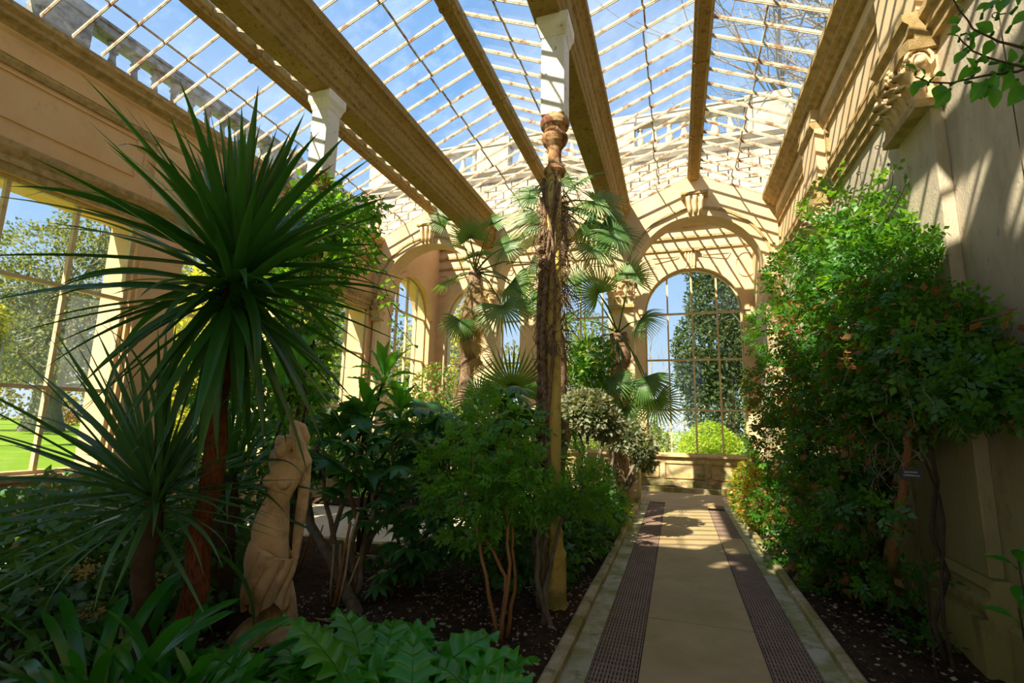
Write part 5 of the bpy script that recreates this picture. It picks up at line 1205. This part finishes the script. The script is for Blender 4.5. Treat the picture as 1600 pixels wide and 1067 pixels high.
for k in range(5):           # rolled gathers across the hip
    a0 = sp(185+k*4, 612+k*9, -.095); a1 = sp(250+k*2, 650+k*11, -.125); a2 = sp(318, 700+k*4, -.08); m.tube([a0, a0.lerp(a1, .5)+Vector((0, 0, -.008)), a1, a1.lerp(a2, .5), a2], [.006, .016, .019, .016, .008], 8)
part('hip_gathers', m, 'statue_stone', st, True)
V = []; F = []; nz, na = 40, 24       # cloth falling from the raised arm behind her
for i in range(nz+1):
    q = i/nz; cy = 280+(700-280)*q; x0 = 377-58*q; w = .008+.034*math.sin(PI*min(1, .12+q*.86))**.6
    for j in range(na+1):
        u = j/na-.5; V.append(sp(x0, cy, .07)+RT*(u*2*w+.0)+BK*(.016*math.sin(u*30+q*2)+.05*abs(u)))
for i in range(nz):
    for j in range(na): F.append((i*(na+1)+j, i*(na+1)+j+1, (i+1)*(na+1)+j+1, (i+1)*(na+1)+j))
o = part('hanging_cloth', MB().add(V, F), 'statue_stone', st, True); sl = o.modifiers.new('thick', 'SOLIDIFY'); sl.thickness = .012
part('support_stump', MB().tube([sp(300, 1010, .06), sp(302, 950, .06), sp(292, 860, .07), sp(285, 800, .06)], [.085, .06, .055, .05], 12), 'statue_stone', st, True)
V = []; F = []; na = 40       # rough rock base
for i in range(9):
    q = i/8
    for j in range(na):
        a = 2*PI*j/na; rr = (.27-.13*q**1.5)*(1+.10*math.sin(3*a+1)+.05*math.sin(7*a+q*5)); V.append(sp(215, 1012, 0)+RT*(rr*math.cos(a)*1.0-.02)+BK*(rr*.75*math.sin(a))+Vector((0, 0, -.03+.15*q)))
for i in range(8):
    for j in range(na): F.append((i*na+j, i*na+(j+1) % na, (i+1)*na+(j+1) % na, (i+1)*na+j))
F.append(tuple(8*na+j for j in range(na)))
part('rock_base', MB().add(V, F), 'statue_stone', st, True)

# ================================================================ OUTSIDE
solid('lawn', (.13, .235, .015), (.21, .32, .025), .35, .9, .6, 30, [((.30, .36, .06), .8, .5, .7, .5)], spec=.1)
solid('gravel', (.55, .46, .33), (.66, .57, .42), 1, .95, .4, 60)
solid('hedge_brown', (.14, .075, .05), (.24, .14, .09), 3, .95, .6, 20)
solid('far_land', (.10, .15, .05), (.16, .20, .07), .1, .95, 0)
ZGR = .40
g = MB(); g.add([(-120, -60, ZGR), (-8.1, -60, ZGR), (-8.1, 60, ZGR), (-120, 60, ZGR)], [(0, 1, 2, 3)]); tag(part('lawn', g, 'lawn'), 'bright mown lawn outside the left windows', 'lawn', kind='structure')
g = MB(); g.add([(-8.09, -60, -.1), (60, -60, -.1), (60, -5, -.1), (-8.09, -5, -.1)], [(0, 1, 2, 3)]); tag(part('front_lawn', g, 'lawn'), 'lawn behind the viewer outside the lobby windows', 'lawn', kind='structure')
g = MB(); g.add([(-8.1, 14.8, .25), (60, 14.8, .25), (60, 130, .25), (-8.1, 130, .25)], [(0, 1, 2, 3)]); tag(part('garden_ground', g, 'lawn'), 'garden ground beyond the end windows', 'lawn', kind='structure')
g = MB(); g.add([(-8.09, 14.8, .27), (8, 14.8, .27), (8, 26, .27), (-8.09, 26, .27)], [(0, 1, 2, 3)]); tag(part('gravel_walk', g, 'gravel'), 'pale gravel walk outside the end windows', 'path', kind='structure')
g = MB(); g.add([(-120, 60, ZGR-.05), (-8.1, 60, ZGR-.05), (-8.1, 130, ZGR-.05), (-120, 130, ZGR-.05)], [(0, 1, 2, 3)]); tag(part('far_meadow', g, 'far_land'), 'far meadow behind the garden trees', 'meadow', kind='structure')

def limb(m, p, d, L, r, lev, out, tips):
    k = 5; pts = [Vector(p)]; dd = Vector(d).normalized()
    for i in range(k):
        dd = (dd+Vector((random.uniform(-1, 1), random.uniform(-1, 1), random.uniform(-.6, .9)))*out).normalized(); pts.append(pts[-1]+dd*L/k)
    m.tube(pts, [r*(1-.5*i/k) for i in range(k+1)], 6 if lev > 1 else 4, False)
    tips.append(pts[-1])
    if lev > 0:
        for i in range(2, k+1):
            for _ in range(1 if i < k else 2):
                nd = (dd+Vector((random.uniform(-1, 1), random.uniform(-1, 1), random.uniform(-.5, .9)))*.9).normalized(); limb(m, pts[i], nd, L*random.uniform(.5, .75), r*.5, lev-1, out, tips)
def tree(lab, base, h, trunk_r, crown, n, size, mat, mat2=None, n2=0, flare=1.6, bark='bark_big', tm='oval', group='garden trees outside', lev=1, shell=.55):
    base = Vector(base); rt = root('tree', base, lab, 'tree', group)
    top = base+Vector((random.uniform(-.04, .04)*h, random.uniform(-.04, .04)*h, h*.72))
    pts = wander(base, top, 8, .012); pts[0].z -= .2
    part('trunk', MB().tube(pts, [trunk_r*flare, trunk_r*1.08, trunk_r, trunk_r*.92, trunk_r*.8, trunk_r*.65, trunk_r*.5, trunk_r*.36, trunk_r*.2], 14), bark, rt, True)
    m = MB(); tips = []
    for c in crown:
        a = base.lerp(top, min(.95, max(.22, (c[0][2]-base.z)/h*.85))); d = Vector(c[0])-a
        limb(m, a, d, d.length*.9, trunk_r*.22, lev, .15, tips)
    o = part('branches', m, bark, rt, True); o['kind'] = 'stuff'
    if n: cloud('foliage', crown, n, tm, size, mat, rt, shell, .4, .7, .1)
    if n2: cloud('pale_foliage', crown, n2, tm, size, mat2, rt, .8, .4, .7, .1)
    return rt
random.seed(51)
# big evergreen oak on the lawn; its trunk stands at pixel (60,670)
tb = on_z(64, 674, ZGR); d_ = Vector((tb.x, tb.y, 0)).normalized()
def around(base, spec): return [((base.x+a*1.0, base.y+b, z), r) for a, b, z, r in spec]
tree('great evergreen oak with a flared grey trunk on the lawn', (tb.x, tb.y, ZGR), 17, .72, around(tb, [(-4, -3, 6.5, (3.6, 3.6, 2.6)), (4, 2, 7, (3.8, 3.8, 2.8)), (0, 0, 10.5, (5, 5, 3.2)), (3, -4, 5.2, (3, 3, 2)), (-3, 4, 7.5, (3.5, 3.5, 2.8)), (2, 2, 13.5, (4, 4, 2.6)), (5, 6, 5.2, (3, 3, 2.2)), (6, 3, 10, (3, 3, 2.5)), (4.5, 4, 3.8, (2.5, 2.5, 1.2)), (-1, -2, 4.4, (2.5, 2.5, 1.2)), (-d_.x*2.2, -d_.y*2.2, 5.2, (2.2, 2.2, 1.7)), (-d_.x*2.4+1.2, -d_.y*2.4+1.2, 7.5, (2.6, 2.6, 2.0)), (-d_.x*2.4-1.2, -d_.y*2.4-1.2, 8.5, (2.6, 2.6, 2.0))]), 30000, (.17, .32), 'tree_mid', 'tree_olive', 7000, 1.7)
b = on_z(20, 668, ZGR); q = Vector((b.x, b.y, 0))*1.25
tree('pale leafing tree with open branches at the far left', (q.x, q.y-4, ZGR), 16, .5, around(Vector((q.x, q.y-4, 0)), [(0, 0, 8, (4, 4, 3)), (2, -3, 11, (4, 4, 3)), (-2, 3, 12, (4, 4, 3))]), 2500, (.2, .35), 'tree_olive', None, 0, 1.4, lev=2)
b = on_z(-22, 676, ZGR); b = Vector((b.x*.62, b.y*.62, 0))
tree('golden flowering shrub tree at the left lawn edge', (b.x, b.y, ZGR), 5, .15, around(b, [(-.6, -.4, 3.9, (.8, .8, .8)), (-.4, -.5, 4.8, (.7, .7, .6)), (-1.2, -.4, 4.4, (.8, .8, .8))]), 2600, (.12, .24), 'tree_yellow', 'tree_mid', 900, 1.2)
for k, (x, y, h, r, mt, m2, lab) in enumerate(((-17.0, 14.0, 7.5, 2.6, 'tree_yellow', 'tree_mid', 'yellow-green tree outside the cordyline window'), (-16.5, 18.5, 9, 3.0, 'tree_mid', 'tree_lime', 'mid green tree seen through the third window'), (-19, 25, 13, 4.2, 'tree_dark', 'tree_mid', 'dark tree behind the left arched window'), (-27, 22, 12, 4, 'tree_mid', 'tree_olive', 'broad tree left of the dark tree'), (-13, 26, 9, 2.6, 'tree_yellow', 'tree_mid', 'golden conifer behind the first end window'))):
    b = Vector((x, y, 0)); tree(lab, (x, y, ZGR), h, .28, around(b, [(0, 0, h*.45, (r, r, h*.28)), (r*.4, -r*.3, h*.28, (r*.8, r*.8, h*.2)), (-r*.3, r*.2, h*.66, (r*.75, r*.75, h*.22)), (0, 0, h*.86, (r*.42, r*.42, h*.15)), (-r*.5, -r*.2, h*.25, (r*.8, r*.8, h*.2))]), 6500, (.16, .32), mt, m2, 1800, 1.4)
hb_ = root('clipped_hedge', (-40, 40, ZGR), 'low brown beech hedge behind the oak', 'hedge', kind=None)
cloud('foliage', [((-58+4*k, 33-.3*k, ZGR+.9), (2.6, 1.2, 1.1)) for k in range(12)], 6000, 'oval', (.15, .3), 'leaf_brown', hb_, .8)
wb_ = root('woodland_belt', (-60, 50, ZGR), 'distant dark belt of trees closing the garden', 'trees'); wb_['kind'] = 'stuff'
cloud('foliage', [((-95+7*k, 42+2.2*(k % 3)+.9*k, 5), (6, 4, 6)) for k in range(12)], 12000, 'oval', (.5, .9), 'tree_olive', wb_, .8)
# beyond the end windows
tree('tall dark evergreen outside the big end window', (2.3, 25, .25), 12, .35, around(Vector((2.3, 25, 0)), [(0, 0, 2.8, (2.0, 1.8, 2.2)), (-.5, -.3, 5.2, (1.9, 1.8, 2.0)), (.5, 0, 7.4, (2.2, 2.0, 1.9)), (.2, .3, 9.4, (1.9, 1.8, 1.6)), (-.9, 0, 4.0, (1.4, 1.4, 1.3)), (1.8, 0, 5.5, (1.6, 1.5, 2.2)), (1.8, 0, 9, (1.4, 1.4, 1.8))]), 26000, (.13, .26), 'tree_dark', 'tree_mid', 7000, 1.2, shell=.4)
tree('narrow green conifer at the right of the end window', (3.35, 22.5, .25), 7, .14, around(Vector((3.35, 22.5, 0)), [(0, 0, 1.4, (.7, .7, 1.3)), (0, 0, 3, (.7, .7, 1.5)), (.1, 0, 4.6, (.6, .6, 1.3)), (.1, 0, 5.8, (.4, .4, 1.0))]), 5500, (.09, .18), 'tree_mid', 'tree_lime', 1600, 1.1)
def obush(lab, c, r, n, size, mat, mat2=None, n2=0):
    rt = root('garden_bush', (c[0], c[1], .25), lab, 'bush', 'garden bushes outside the end window')
    bl_ = [((c[0], c[1], .25+r[2]*.8), r), ((c[0]+r[0]*.6, c[1], .25+r[2]*.6), tuple(v*.7 for v in r)), ((c[0]-r[0]*.6, c[1]+.2, .25+r[2]*.6), tuple(v*.7 for v in r))]
    cloud('foliage', bl_, n, 'oval', size, mat, rt, .8)
    if n2: cloud('pale_foliage', bl_, n2, 'oval', size, mat2, rt, .9)
    for b in bl_: stem(rt, (b[0][0], b[0][1], .2), b[0], .04, .02, 'bark_dark', 'stem', 4)
obush('rounded lime green bush outside the end window', (1.25, 21.8), (.95, .7, .85), 5200, (.07, .13), 'tree_lime', 'tree_yellow', 1200)
obush('white blossoming bush behind the lime bush', (.4, 29), (1.5, 1.0, 1.9), 3500, (.07, .14), 'blossom', 'tree_mid', 800)
obush('dark low bush left of the lime bush', (-2.2, 23.5), (1.5, 1, 1.0), 3000, (.1, .18), 'tree_mid', 'tree_lime', 800)
obush('green bush outside the middle window', (-5.6, 25), (2.0, 1.4, 1.6), 4500, (.12, .22), 'tree_mid', 'tree_yellow', 900)
tree('feathery tree outside the middle end window', (-6.0, 30, .25), 10, .2, around(Vector((-6, 30, 0)), [(0, 0, 4, (2.4, 2.4, 2.6)), (.5, 0, 6.6, (1.9, 1.9, 2)), (-1.6, 0, 5, (1.6, 1.6, 2))]), 5500, (.14, .26), 'tree_mid', 'tree_dark', 1800, 1.2)
tree('bare grey tree left of the dark evergreen', (-1.5, 36, .25), 9, .16, around(Vector((-1.5, 36, 0)), [(-1.4, 0, 6, 1), (1.3, 0, 6.5, 1), (0, .5, 8, 1), (-.6, -.5, 4.6, 1), (1.0, .5, 4.5, 1)]), 0, (.1, .2), 'tree_dark', lev=2)
tree('young dark conifer outside the first end window', (-9.2, 22, .25), 9, .15, around(Vector((-9.2, 22, 0)), [(0, 0, 2.4, (1.2, 1.2, 1.8)), (0, 0, 4.8, (.9, .9, 1.7)), (0, 0, 7, (.5, .5, 1.4))]), 5000, (.12, .22), 'tree_dark', 'tree_yellow', 900, 1.1)
# bare tree above the right wall
random.seed(52)
bt = root('bare_tree', (9.5, 13, .25), 'bare winter tree reaching over the right wall roof', 'tree', 'garden trees outside')
m = MB(); tips = []
part('trunk', MB().tube([(9.5, 13, .0), (9.4, 12.9, 4), (9.0, 12.7, 7.5)], [.45, .36, .26], 10), 'bark_big', bt, True)
for k in range(8): limb(m, (9.0+random.uniform(-.1, .3), 12.7, 6+k*.25), (-.9+random.uniform(-.3, .3), random.uniform(-.9, .5), random.uniform(.35, 1.1)), random.uniform(4.5, 6.5), .11, 3, .17, tips)
o = part('branches', m, 'bark_big', bt, True); o['kind'] = 'stuff'
